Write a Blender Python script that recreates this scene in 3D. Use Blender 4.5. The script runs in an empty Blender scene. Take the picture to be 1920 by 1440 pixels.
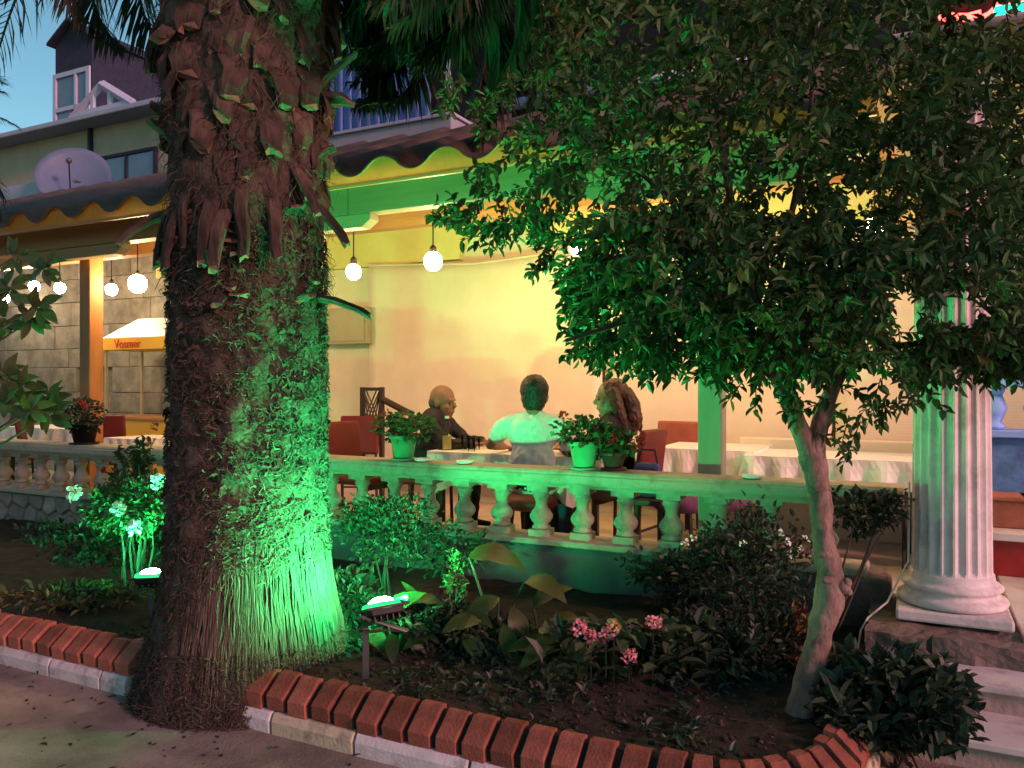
import bpy, bmesh, math, random
from mathutils import Vector, Matrix, Euler, noise as mnoise
R = math.radians
rnd = random.Random(7)
sc = bpy.context.scene
COL = sc.collection

# ------------------------------------------------------------------ camera, sky, sun, exposure
CAMZ, F, HOR = 1.52, 1500.0, 720.0
cam_d = bpy.data.cameras.new('camera'); cam = bpy.data.objects.new('camera', cam_d); COL.objects.link(cam)
cam.location = (0, 0, CAMZ); cam.rotation_euler = (R(90), 0, 0)
cam_d.sensor_width = 36; cam_d.lens = F / 1920 * 36; cam_d.clip_start = 0.05; cam_d.clip_end = 500
sc.camera = cam

SUN_AZ, SUN_EL = R(130), R(20)          # clockwise from +Y: behind the camera, to its right
world = bpy.data.worlds.new('World'); sc.world = world; world.use_nodes = True
wn = world.node_tree; wn.nodes.clear()
sky = wn.nodes.new('ShaderNodeTexSky'); sky.sky_type = 'NISHITA'; sky.sun_disc = False
sky.sun_elevation = SUN_EL; sky.sun_rotation = SUN_AZ; sky.ozone_density = 2.5; sky.air_density = 1.0; sky.dust_density = 0.4
bg = wn.nodes.new('ShaderNodeBackground'); bg.inputs[1].default_value = 0.118
wo = wn.nodes.new('ShaderNodeOutputWorld')
tn = wn.nodes.new('ShaderNodeMix'); tn.data_type = 'RGBA'; tn.blend_type = 'MULTIPLY'; tn.inputs[0].default_value = 1.0; tn.inputs[7].default_value = (1.08, 1.36, 1.15, 1)
wn.links.new(sky.outputs[0], tn.inputs[6]); wn.links.new(tn.outputs[2], bg.inputs[0]); wn.links.new(bg.outputs[0], wo.inputs[0])

sun_d = bpy.data.lights.new('sun', 'SUN'); sun = bpy.data.objects.new('sun', sun_d); COL.objects.link(sun)
sun_d.energy = 3.5; sun_d.angle = R(9); sun_d.color = (1.0, 0.34, 0.37)
sdir = Vector((math.sin(SUN_AZ) * math.cos(SUN_EL), math.cos(SUN_AZ) * math.cos(SUN_EL), math.sin(SUN_EL)))
sun.rotation_euler = (-sdir).to_track_quat('-Z', 'Y').to_euler()

sc.view_settings.view_transform = 'Standard'; sc.view_settings.look = 'None'
sc.view_settings.exposure = 0.0; sc.view_settings.gamma = 1.0; sc.view_settings.use_curve_mapping = False
sc.render.engine = 'CYCLES'
sc.cycles.use_denoising = True
try: sc.cycles.denoiser = 'OPENIMAGEDENOISE'
except Exception: pass
sc.cycles.max_bounces = 6; sc.cycles.diffuse_bounces = 4; sc.cycles.glossy_bounces = 3
sc.cycles.transmission_bounces = 4; sc.cycles.transparent_max_bounces = 6
sc.cycles.sample_clamp_indirect = 4.0; sc.cycles.caustics_reflective = False; sc.cycles.caustics_refractive = False

# ------------------------------------------------------------------ frames of reference
# wall frame: u runs along the terrace to the right, v away from the street, z up; origin on the balustrade
ANG = math.atan2(-0.449, 0.893)
U = Vector((math.cos(ANG), math.sin(ANG))); V = Vector((-math.sin(ANG), math.cos(ANG)))
OY = 5.5; VC = -OY * V.y
def W(u, v, z): return Vector((U.x * u + V.x * v, OY + U.y * u + V.y * v, z))
def toW(X, Y, z):
    q = Vector((X, Y - OY)); return Vector((q.dot(U), q.dot(V), z))
def pv(px, py, v):
    a = (px - 960) / F; Y = (v - VC) / (V.x * a + V.y)
    return toW(a * Y, Y, CAMZ - (py - HOR) / F * Y)
def gz(px, py, z):
    a = (px - 960) / F; Y = (CAMZ - z) * F / (py - HOR); return toW(a * Y, Y, z)
def pd(px, py, Y): return Vector(((px - 960) / F * Y, Y, CAMZ - (py - HOR) / F * Y))

# ------------------------------------------------------------------ materials
MATS = {}
def nodes_of(m):
    m.use_nodes = True; nt = m.node_tree; nt.nodes.clear(); return nt
def M(name, base, rough=0.7, var=0.18, scale=6.0, bump=0.0, bscale=40.0, metal=0.0, spec=0.35, tint=None,
      wave=None, emit=None, estr=0.0, trans=0.0, transl=0.0, second=None, stretch=None, dirt=None):
    if name in MATS: return MATS[name]
    m = bpy.data.materials.new(name); nt = nodes_of(m); N = nt.nodes; L = nt.links
    out = N.new('ShaderNodeOutputMaterial'); p = N.new('ShaderNodeBsdfPrincipled')
    p.inputs['Roughness'].default_value = rough; p.inputs['Metallic'].default_value = metal
    p.inputs['Specular IOR Level'].default_value = spec; p.inputs['Transmission Weight'].default_value = trans
    tc = N.new('ShaderNodeTexCoord'); co = tc.outputs['Object']
    if stretch:
        mp = N.new('ShaderNodeMapping'); mp.inputs['Scale'].default_value = stretch
        L.new(co, mp.inputs['Vector']); co = mp.outputs['Vector']
    n1 = N.new('ShaderNodeTexNoise'); n1.inputs['Scale'].default_value = scale; n1.inputs['Detail'].default_value = 6
    n1.inputs['Roughness'].default_value = 0.62; L.new(co, n1.inputs['Vector'])
    rp = N.new('ShaderNodeValToRGB'); L.new(n1.outputs['Fac'], rp.inputs['Fac'])
    b = Vector(base); c2 = Vector(second) if second else b * (1 + var)
    c1 = b * (1 - var)
    rp.color_ramp.elements[0].position = 0.34; rp.color_ramp.elements[0].color = (*c1, 1)
    rp.color_ramp.elements[1].position = 0.66; rp.color_ramp.elements[1].color = (*c2, 1)
    colour = rp.outputs['Color']
    if dirt:                                   # (colour, amount, scale)
        n3 = N.new('ShaderNodeTexNoise'); n3.inputs['Scale'].default_value = dirt[2]; n3.inputs['Detail'].default_value = 8
        n3.inputs['Roughness'].default_value = 0.7; L.new(tc.outputs['Object'], n3.inputs['Vector'])
        r3 = N.new('ShaderNodeValToRGB'); r3.color_ramp.elements[0].position = 0.5; r3.color_ramp.elements[1].position = 0.72
        r3.color_ramp.elements[1].color = (dirt[1],) * 3 + (1,); L.new(n3.outputs['Fac'], r3.inputs['Fac'])
        mx = N.new('ShaderNodeMix'); mx.data_type = 'RGBA'; L.new(r3.outputs['Color'], mx.inputs[0])
        L.new(colour, mx.inputs[6]); mx.inputs[7].default_value = (*dirt[0], 1); colour = mx.outputs[2]
    if tint:                                   # list of colours along the per-face 'tint' attribute
        at = N.new('ShaderNodeAttribute'); at.attribute_name = 'tint'
        tr = N.new('ShaderNodeValToRGB'); cr = tr.color_ramp
        while len(cr.elements) < len(tint): cr.elements.new(0.5)
        for i, c in enumerate(tint):
            cr.elements[i].position = i / (len(tint) - 1); cr.elements[i].color = (*c, 1)
        L.new(at.outputs['Fac'], tr.inputs['Fac'])
        colour = tr.outputs['Color']
    L.new(colour, p.inputs['Base Color'])
    hgt = None
    if bump:
        n2 = N.new('ShaderNodeTexNoise'); n2.inputs['Scale'].default_value = bscale; n2.inputs['Detail'].default_value = 5
        L.new(co, n2.inputs['Vector']); hgt = n2.outputs['Fac']
    if wave:
        w = N.new('ShaderNodeTexWave'); w.wave_type = 'BANDS'; w.bands_direction = wave[0]
        w.inputs['Scale'].default_value = wave[1]; w.inputs['Distortion'].default_value = wave[2]
        w.inputs['Detail'].default_value = 2; L.new(tc.outputs['Object'], w.inputs['Vector']); hgt = w.outputs['Fac']
    if hgt is not None:
        bp = N.new('ShaderNodeBump'); bp.inputs['Strength'].default_value = bump or 0.5; bp.inputs['Distance'].default_value = 0.01
        L.new(hgt, bp.inputs['Height']); L.new(bp.outputs['Normal'], p.inputs['Normal'])
    if emit:
        p.inputs['Emission Color'].default_value = (*emit, 1); p.inputs['Emission Strength'].default_value = estr
    sh = p.outputs[0]
    if transl:
        t = N.new('ShaderNodeBsdfTranslucent'); L.new(colour, t.inputs['Color'])
        ms = N.new('ShaderNodeMixShader'); ms.inputs[0].default_value = transl
        L.new(sh, ms.inputs[1]); L.new(t.outputs[0], ms.inputs[2]); sh = ms.outputs[0]
    L.new(sh, out.inputs['Surface']); MATS[name] = m; return m

def EM(name, c, s):
    if name in MATS: return MATS[name]
    m = bpy.data.materials.new(name); nt = nodes_of(m)
    e = nt.nodes.new('ShaderNodeEmission'); e.inputs[0].default_value = (*c, 1); e.inputs[1].default_value = s
    o = nt.nodes.new('ShaderNodeOutputMaterial'); nt.links.new(e.outputs[0], o.inputs[0]); MATS[name] = m; return m

m_road = M('road concrete', (0.22, 0.175, 0.145), 0.9, 0.35, 2.2, 0.6, 70, dirt=((0.075, 0.06, 0.052), 0.9, 1.3))
m_soil = M('soil', (0.020, 0.0145, 0.011), 0.95, 0.5, 14, 0.9, 70)
m_brick = M('terracotta brick', (0.29, 0.098, 0.066), 0.9, 0.3, 7, 0.5, 90, spec=0.15, dirt=((0.12, 0.055, 0.042), 0.85, 11))
m_mortar = M('black joint', (0.022, 0.018, 0.017), 0.9, 0.3, 20)
m_kerbw = M('white painted kerb', (0.62, 0.55, 0.55), 0.8, 0.12, 10, 0.35, 60, dirt=((0.2, 0.15, 0.14), 0.9, 9))
m_kerbb = M('beige painted kerb', (0.52, 0.42, 0.30), 0.8, 0.12, 10, 0.35, 60, dirt=((0.2, 0.15, 0.12), 0.9, 9))
m_render = M('painted render', (0.095, 0.105, 0.11), 0.85, 0.12, 4, 0.25, 50, dirt=((0.06, 0.065, 0.06), 0.85, 3))
m_balus = M('balustrade paint', (0.40, 0.36, 0.28), 0.75, 0.1, 8, 0.25, 60, spec=0.2, dirt=((0.16, 0.13, 0.09), 0.9, 8))
m_stone = M('field stone', (0.27, 0.24, 0.21), 0.85, 0.25, 7, 0.6, 30)
m_joint = M('stone joint', (0.16, 0.145, 0.12), 0.9, 0.2, 20, 0.3, 60)
m_graystone = M('cut grey stone', (0.25, 0.22, 0.175), 0.9, 0.3, 4, 0.6, 30, dirt=((0.10, 0.09, 0.075), 0.8, 2.5))
m_graystone2 = M('darker cut grey stone', (0.22, 0.195, 0.155), 0.9, 0.3, 5, 0.6, 30, dirt=((0.09, 0.08, 0.07), 0.8, 3))
m_cream = M('cream wall', (0.72, 0.64, 0.48), 0.8, 0.06, 3, 0.15, 40)
m_yellow = M('yellow wall', (0.78, 0.66, 0.26), 0.8, 0.06, 3, 0.15, 40)
m_blind = M('cream reed blind', (0.78, 0.68, 0.52), 0.85, 0.05, 3, 0.07, wave=('Z', 13.0, 0.8))
m_floor = M('terrace tile', (0.55, 0.44, 0.34), 0.45, 0.12, 5, 0.1, 30)
m_wood = M('varnished pine', (0.36, 0.145, 0.045), 0.5, 0.22, 7, 0.2, 30, stretch=(1, 1, 0.12))
m_woodh = M('varnished pine beam', (0.46, 0.22, 0.085), 0.5, 0.22, 7, 0.2, 30, stretch=(0.12, 1, 1))
m_post = M('painted post', (0.26, 0.26, 0.19), 0.6, 0.14, 6, 0.25, 30, stretch=(1, 1, 0.1))
m_fascia = M('painted fascia board', (0.26, 0.22, 0.13), 0.6, 0.2, 5, 0.15, 30, stretch=(0.1, 1, 1))
m_roof = M('roof sheet', (0.10, 0.075, 0.06), 0.75, 0.25, 6, 0.3, 40, dirt=((0.05, 0.05, 0.045), 0.8, 4))
m_roofu = M('roof sheet underside', (0.50, 0.34, 0.14), 0.7, 0.1, 6)
m_marble = M('white marble', (0.62, 0.58, 0.57), 0.45, 0.1, 3, 0.08, 20, dirt=((0.32, 0.26, 0.23), 0.8, 5))
m_riser = M('stone riser', (0.40, 0.31, 0.27), 0.8, 0.2, 5, 0.4, 40, dirt=((0.2, 0.15, 0.13), 0.8, 5))
m_rough = M('rough concrete', (0.17, 0.125, 0.105), 0.95, 0.3, 6, 1.0, 30, dirt=((0.10, 0.08, 0.07), 0.8, 8))
m_column = M('white column', (0.70, 0.63, 0.62), 0.75, 0.1, 6, 0.25, 50, spec=0.2, dirt=((0.34, 0.27, 0.25), 0.75, 5))
m_bluep = M('pale blue paint', (0.26, 0.44, 0.95), 0.6, 0.12, 4, 0.15, 40)  # paint blued further: the blue light there is put into its colour
m_bluew = M('blue stucco', (0.10, 0.19, 0.45), 0.8, 0.3, 8, 0.7, 25)  # stucco colour likewise deepened to hold the blue light
m_redp = M('red paint', (0.32, 0.022, 0.02), 0.5, 0.2, 5)
m_terra = M('terracotta pot', (0.36, 0.12, 0.07), 0.75, 0.18, 9, 0.2, 60)
m_greenpot = M('green plastic pot', (0.10, 0.36, 0.20), 0.4, 0.06, 5)
m_darkpot = M('brown plastic pot', (0.10, 0.035, 0.03), 0.4, 0.1, 5)
m_palmcore = M('palm trunk core', (0.055, 0.040, 0.030), 0.95, 0.5, 16, 1.0, 45)
m_stub = M('palm leaf stub', (0.055, 0.034, 0.026), 0.9, 0.6, 16, 1.0, 60, stretch=(1, 0.3, 1), dirt=((0.03, 0.018, 0.014), 0.9, 9))
m_stubcut = M('cut palm stub', (0.17, 0.09, 0.065), 0.85, 0.25, 30, 0.4, 70)
m_fibre = M('palm fibre', (0.13, 0.085, 0.055), 0.9, tint=[(0.022, 0.015, 0.011), (0.055, 0.037, 0.026), (0.09, 0.065, 0.048), (0.16, 0.125, 0.095)])
m_root = M('palm root mat', (0.12, 0.085, 0.06), 0.95, tint=[(0.026, 0.018, 0.013), (0.055, 0.04, 0.03), (0.11, 0.085, 0.065)])
m_frond = M('palm frond', (0.03, 0.045, 0.02), 0.6, tint=[(0.010, 0.012, 0.008), (0.016, 0.024, 0.011), (0.03, 0.03, 0.02)], transl=0.1)
m_bark = M('tree bark', (0.22, 0.145, 0.12), 0.95, 0.45, 11, 1.0, 50, stretch=(1, 1, 0.45), dirt=((0.07, 0.05, 0.042), 0.9, 16))
m_twig = M('dark twig', (0.06, 0.045, 0.035), 0.9, 0.3, 12)
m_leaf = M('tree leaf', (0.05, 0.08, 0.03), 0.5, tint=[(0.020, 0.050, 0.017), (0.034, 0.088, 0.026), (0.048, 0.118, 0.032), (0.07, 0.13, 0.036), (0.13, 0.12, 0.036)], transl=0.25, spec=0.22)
m_leaf2 = M('shrub leaf', (0.04, 0.08, 0.03), 0.45, tint=[(0.022, 0.042, 0.02), (0.04, 0.075, 0.03), (0.06, 0.11, 0.04), (0.08, 0.13, 0.05)], transl=0.22)
m_leaf3 = M('dark shrub leaf', (0.03, 0.05, 0.03), 0.5, tint=[(0.018, 0.03, 0.02), (0.03, 0.05, 0.03), (0.045, 0.07, 0.04)], transl=0.15)
m_biglf = M('broad leaf', (0.036, 0.08, 0.024), 0.4, 0.3, 8, 0.2, 30, transl=0.3)
m_bigyl = M('yellowing leaf', (0.085, 0.08, 0.02), 0.45, 0.35, 8, 0.2, 30, transl=0.3, second=(0.05, 0.08, 0.02))
m_pink = M('pink petal', (0.72, 0.20, 0.28), 0.6, tint=[(0.6, 0.12, 0.22), (0.78, 0.28, 0.36), (0.85, 0.5, 0.52)], transl=0.2)
m_cream2 = M('cream petal', (0.75, 0.5, 0.25), 0.6, 0.2, 20, transl=0.2)
m_white = M('white petal', (0.85, 0.85, 0.80), 0.6, 0.05, 20, transl=0.2)
m_redfl = M('red petal', (0.45, 0.02, 0.025), 0.6, 0.3, 20, transl=0.2)
m_metal = M('dark metal', (0.02, 0.02, 0.021), 0.45, 0.2, 8, metal=0.6)
m_grey = M('grey galvanised steel', (0.10, 0.10, 0.10), 0.5, 0.15, 10, metal=0.5)
m_redch = M('red leatherette', (0.12, 0.012, 0.011), 0.5, 0.15, 6, 0.1, 50)
m_rustch = M('rust red leatherette', (0.30, 0.07, 0.045), 0.5, 0.15, 6, 0.1, 50)
m_purple = M('purple cushion fabric', (0.10, 0.035, 0.085), 0.85, 0.15, 10, 0.3, 80)
m_chairleg = M('dark chair frame', (0.035, 0.025, 0.022), 0.5, 0.2, 8)
m_cloth = M('white tablecloth', (0.76, 0.72, 0.68), 0.85, 0.04, 6, 0.1, 60)
m_skin2 = M('tanned skin', (0.20, 0.095, 0.06), 0.6, 0.12, 12, 0.05, 80)
m_skin = M('skin', (0.30, 0.15, 0.10), 0.55, 0.1, 12, 0.05, 80)
m_hair = M('black hair', (0.014, 0.011, 0.010), 0.5, 0.4, 30, 0.5, 90)
m_brown = M('brown hair', (0.06, 0.026, 0.015), 0.45, 0.45, 26, 0.6, 60, stretch=(1, 1, 0.25))
m_grayhair = M('cropped grey hair', (0.07, 0.04, 0.03), 0.7, 0.3, 60)
m_tee = M('white cotton', (0.64, 0.60, 0.63), 0.9, 0.05, 8, 0.35, 22)
m_jacket = M('dark jacket', (0.020, 0.019, 0.022), 0.8, 0.3, 10, 0.4, 30)
m_black = M('black knit', (0.012, 0.011, 0.014), 0.85, 0.3, 10, 0.3, 40)
m_denim = M('blue denim', (0.035, 0.06, 0.15), 0.85, 0.25, 20, 0.3, 80)
m_eye = M('eye', (0.02, 0.015, 0.01), 0.2, 0.0, 5)
m_glass = M('clear glass', (0.95, 0.95, 0.95), 0.03, 0.0, 5, trans=1.0, spec=0.5)
m_glass.node_tree.nodes.clear(); _n = m_glass.node_tree.nodes
_t = _n.new('ShaderNodeBsdfTransparent'); _t.inputs[0].default_value = (.93, .95, .93, 1); _g = _n.new('ShaderNodeBsdfGlossy'); _g.inputs['Roughness'].default_value = .05
_f = _n.new('ShaderNodeLayerWeight'); _f.inputs[0].default_value = .12; _m = _n.new('ShaderNodeMixShader'); _o = _n.new('ShaderNodeOutputMaterial')
for a_, b_ in ((_f.outputs['Fresnel'], _m.inputs[0]), (_t.outputs[0], _m.inputs[1]), (_g.outputs[0], _m.inputs[2]), (_m.outputs[0], _o.inputs[0])): m_glass.node_tree.links.new(a_, b_)
m_juice = M('yellow drink', (0.95, 0.78, 0.28), 0.3, 0.05, 5, transl=0.3)
m_box = M('beige sheet metal', (0.40, 0.33, 0.22), 0.55, 0.06, 5)
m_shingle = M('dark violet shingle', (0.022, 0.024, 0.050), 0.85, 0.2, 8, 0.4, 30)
m_trimw = M('white trim', (0.42, 0.45, 0.60), 0.6, 0.05, 5)
m_pane = M('window pane', (0.10, 0.16, 0.22), 0.08, 0.1, 3, spec=0.8)
m_creamb = M('cream house wall', (0.34, 0.31, 0.23), 0.85, 0.1, 2, 0.2, 40)
m_dish = M('dish grey', (0.12, 0.17, 0.26), 0.5, 0.06, 4)  # the blue in this grey is dusk light put into the colour
m_bluemetal = M('blue ribbed metal', (0.12, 0.19, 0.46), 0.5, 0.3, 3, 0.1, 30, stretch=(1, 1, 0.15))
m_parapet = M('pale parapet', (0.33, 0.36, 0.44), 0.7, 0.06, 3)
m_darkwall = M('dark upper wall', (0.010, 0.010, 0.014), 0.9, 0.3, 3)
m_cartw = M('white cart canopy', (0.80, 0.82, 0.82), 0.4, 0.03, 3)
m_carty = M('yellow cart panel', (0.85, 0.46, 0.05), 0.5, 0.05, 3)
m_redtxt = M('red lettering', (0.55, 0.05, 0.02), 0.5, 0.05, 5)
m_cable = M('white cable', (0.62, 0.55, 0.53), 0.6, 0.05, 5)
m_cord = M('black cord', (0.015, 0.014, 0.013), 0.6, 0.05, 5)
m_bulb = EM('warm bulb glow', (1.0, 0.65, 0.30), 215.0)
m_bulbw = EM('cool bulb glow', (1.0, 0.80, 0.55), 170.0)
m_green = EM('green floodlight glow', (0.04, 1.0, 0.27), 5800.0)
m_green2 = EM('green floodlight glow, weaker lamp', (0.04, 1.0, 0.27), 2300.0)
m_greenhalo = EM('green halo ring glow', (0.03, 1.0, 0.25), 1.5)  # for the glowing ring that imitates the halo round the green lamps
m_neonr = EM('red neon', (1.0, 0.045, 0.035), 14.0)
m_neong = EM('green neon', (0.02, 0.9, 0.42), 3.0)

def vary(m, lo, hi):                      # each piece its own shade
    nt = m.node_tree; p = next(n for n in nt.nodes if n.type == 'BSDF_PRINCIPLED'); src = p.inputs['Base Color'].links[0].from_socket
    oi = nt.nodes.new('ShaderNodeObjectInfo'); mr = nt.nodes.new('ShaderNodeMapRange'); mr.inputs[3].default_value = lo; mr.inputs[4].default_value = hi
    hs = nt.nodes.new('ShaderNodeHueSaturation'); nt.links.new(oi.outputs['Random'], mr.inputs[0]); nt.links.new(mr.outputs[0], hs.inputs['Value'])
    nt.links.new(src, hs.inputs['Color']); nt.links.new(hs.outputs[0], p.inputs['Base Color'])
vary(m_brick, .62, 1.25); vary(m_stone, .7, 1.3); vary(m_graystone, .8, 1.15); vary(m_stub, .6, 1.35); vary(m_kerbw, .75, 1.05); vary(m_biglf, .6, 1.2)
# ------------------------------------------------------------------ mesh helper
ORG = {}
def perp(d):
    d = d.normalized(); a = Vector((0, 0, 1)) if abs(d.z) < 0.9 else Vector((1, 0, 0))
    x = d.cross(a).normalized(); return x, d.cross(x).normalized()
class MB:
    def __init__(self): self.v = []; self.f = []; self.t = []; self.mi = []; self.cur = 0
    def face(self, idx, t=0.5): self.f.append(tuple(idx)); self.t.append(t); self.mi.append(self.cur)
    def box(self, c, s, rz=0, rx=0, ry=0, top=1.0, t=0.5):
        c = Vector(c); m = Euler((rx, ry, rz)).to_matrix(); n = len(self.v)
        for dz in (-.5, .5):
            k = top if dz > 0 else 1.0
            for dx, dy in ((-.5, -.5), (.5, -.5), (.5, .5), (-.5, .5)):
                self.v.append(c + m @ Vector((dx * s[0] * k, dy * s[1] * k, dz * s[2])))
        for q in ((3, 2, 1, 0), (4, 5, 6, 7), (0, 1, 5, 4), (1, 2, 6, 5), (2, 3, 7, 6), (3, 0, 4, 7)):
            self.face([n + i for i in q], t)
        return self
    def span(self, a, b, t=0.5):
        a = Vector(a); b = Vector(b); return self.box((a + b) / 2, (abs(b.x - a.x), abs(b.y - a.y), abs(b.z - a.z)), t=t)
    def tube(self, pts, rad, n=8, cap=True, t=0.5, flat=1.0):
        pts = [Vector(p) for p in pts]
        if not hasattr(rad, '__len__'): rad = [rad] * len(pts)
        base = len(self.v); x = None
        for i, p in enumerate(pts):
            d = (pts[min(i + 1, len(pts) - 1)] - pts[max(i - 1, 0)]).normalized()
            if x is None: x, y = perp(d)
            else:
                x = (x - d * x.dot(d)); x = x.normalized() if x.length > 1e-6 else perp(d)[0]; y = d.cross(x)
            for k in range(n):
                a = 2 * math.pi * k / n
                self.v.append(p + x * math.cos(a) * rad[i] + y * math.sin(a) * rad[i] * flat)
        for i in range(len(pts) - 1):
            for k in range(n):
                k2 = (k + 1) % n
                self.face((base + i * n + k, base + i * n + k2, base + (i + 1) * n + k2, base + (i + 1) * n + k), t)
        if cap:
            self.face([base + k for k in range(n)][::-1], t)
            self.face([base + (len(pts) - 1) * n + k for k in range(n)], t)
        return self
    def lathe(self, prof, n=16, c=(0, 0, 0), jit=None, cap=True, t=0.5):
        c = Vector(c); base = len(self.v)
        for i, (r, z) in enumerate(prof):
            for k in range(n):
                a = 2 * math.pi * k / n; rr = r * (jit(a, z) if jit else 1)
                self.v.append(c + Vector((math.cos(a) * rr, math.sin(a) * rr, z)))
        for i in range(len(prof) - 1):
            for k in range(n):
                k2 = (k + 1) % n
                self.face((base + i * n + k, base + i * n + k2, base + (i + 1) * n + k2, base + (i + 1) * n + k), t)
        if cap:
            self.face([base + k for k in range(n)][::-1], t); self.face([base + (len(prof) - 1) * n + k for k in range(n)], t)
        return self
    def ell(self, c, r, n=14, m=9, rot=None, t=0.5):
        c = Vector(c); base = len(self.v); rot = rot or Matrix.Identity(3)
        if not hasattr(r, '__len__'): r = (r, r, r)
        self.v.append(c + rot @ Vector((0, 0, -r[2])))
        for i in range(1, m):
            ph = -math.pi / 2 + math.pi * i / m
            for k in range(n):
                a = 2 * math.pi * k / n
                self.v.append(c + rot @ Vector((r[0] * math.cos(ph) * math.cos(a), r[1] * math.cos(ph) * math.sin(a), r[2] * math.sin(ph))))
        self.v.append(c + rot @ Vector((0, 0, r[2]))); top = len(self.v) - 1
        for k in range(n):
            k2 = (k + 1) % n
            self.face((base, base + 1 + k2, base + 1 + k), t)
            self.face((top, base + 1 + (m - 2) * n + k, base + 1 + (m - 2) * n + k2), t)
        for i in range(m - 2):
            for k in range(n):
                k2 = (k + 1) % n; a = base + 1 + i * n
                self.face((a + k, a + k2, a + n + k2, a + n + k), t)
        return self
    def leaf(self, p, d, nrm, L, Wd, t=0.5, fold=0.25):
        d = d.normalized(); s = d.cross(nrm)
        s = s.normalized() if s.length > 1e-4 else perp(d)[0]
        nn = s.cross(d); b = len(self.v); m = p + d * L * 0.45
        m1 = p + d * L * .28; m2 = p + d * L * .68; e = nn * Wd * fold
        self.v += [p, m1 + s * Wd * .46 + e, m2 + s * Wd * .40 + e * .7, p + d * L - nn * L * 0.10, m2 - s * Wd * .40 + e * .7, m1 - s * Wd * .46 + e]
        self.face((b, b + 1, b + 2, b + 3), t); self.face((b, b + 3, b + 4, b + 5), t)
    def bigleaf(self, L, Wd, curl=0.3, n=7, fold=0.18, shape=1.0):
        # along +Y from the origin, normal +Z
        rows = []
        for i in range(n + 1):
            q = i / n; w = Wd * 0.5 * math.sin(math.pi * min(1, q ** shape * 0.94 + 0.05)) if i < n else 0.002
            y = L * math.sin(q * max(curl, 1e-3) * 1.6) / max(curl * 1.6, 1e-3); z = -L * (1 - math.cos(q * curl * 1.6)) / max(curl * 1.6, 1e-3)
            rip = 0.03 * Wd * math.sin(i * 2.3)
            rows.append((len(self.v), len(self.v) + 1, len(self.v) + 2))
            self.v += [Vector((-w, y, z + fold * w + rip)), Vector((0, y, z)), Vector((w, y, z + fold * w - rip))]
        for a, b in zip(rows, rows[1:]):
            self.face((a[0], a[1], b[1], b[0])); self.face((a[1], a[2], b[2], b[1]))
        return self
    def mesh(self, name, mats, org=(0, 0, 0), smooth=False, tint=False):
        o = Vector(org); me = bpy.data.meshes.new(name)
        me.from_pydata([tuple(Vector(p) - o) for p in self.v], [], self.f)
        for m in (mats if isinstance(mats, (list, tuple)) else [mats]): me.materials.append(m)
        if any(self.mi): me.polygons.foreach_set('material_index', self.mi)
        if smooth: me.polygons.foreach_set('use_smooth', [True] * len(self.f))
        if tint:
            at = me.attributes.new('tint', 'FLOAT', 'FACE'); at.data.foreach_set('value', self.t)
        me.update(); return me
    def build(self, name, mat, parent=None, org=None, frame='w', smooth=False, bevel=0, tint=False, kind=None, **tags):
        if parent is not None: org = ORG[parent.name]
        elif org is None: org = (0, 0, 0)
        ob = bpy.data.objects.new(name, self.mesh(name, mat, org, smooth, tint)); COL.objects.link(ob)
        ORG[ob.name] = org
        if parent is not None: ob.parent = parent
        elif frame == 'w': ob.location = W(*org); ob.rotation_euler = (0, 0, ANG)
        else: ob.location = org
        if bevel:
            b = ob.modifiers.new('bevel', 'BEVEL'); b.width = bevel; b.segments = 2; b.limit_method = 'ANGLE'; b.angle_limit = R(40)
        if kind: ob['kind'] = kind
        for k, x in tags.items(): ob[k] = x
        return ob
def thing(name, label, cat, org=(0, 0, 0), frame='w', group=None, rz=0, kind=None):
    o = bpy.data.objects.new(name, None); COL.objects.link(o); o.empty_display_size = 0.1
    o.location = W(*org) if frame == 'w' else org
    o.rotation_euler = (0, 0, (ANG if frame == 'w' else 0) + rz); ORG[o.name] = org
    o['label'] = label; o['category'] = cat
    if group: o['group'] = group
    if kind: o['kind'] = kind
    return o
def inst(name, mesh, parent, loc, rot=(0, 0, 0), scale=(1, 1, 1)):
    """a part that shares mesh data; loc in the parent's own frame coordinates (org subtracted)"""
    ob = bpy.data.objects.new(name, mesh); COL.objects.link(ob); ob.parent = parent
    ob.location = Vector(loc) - Vector(ORG[parent.name]); ob.rotation_euler = rot
    ob.scale = scale if hasattr(scale, '__len__') else (scale,) * 3
    ORG[ob.name] = ORG[parent.name]; return ob
def copy_tree(o, parent=None):
    c = o.copy(); COL.objects.link(c); c.parent = parent; ORG[c.name] = ORG.get(o.name, (0, 0, 0))
    for ch in o.children: copy_tree(ch, c)
    return c
def rv(s=1.0): return Vector((rnd.uniform(-s, s), rnd.uniform(-s, s), rnd.uniform(-s, s)))
def rdir():
    while True:
        q = rv(); 
        if 0.05 < q.length < 1: return q.normalized()

# ================================================================== THE SETTING
# street
g = MB(); n = 40
g.span((-60, -60, -0.3), (60, 60, 0.0))
g.build('street', m_road, org=(0, 0, 0), kind='structure')
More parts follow.
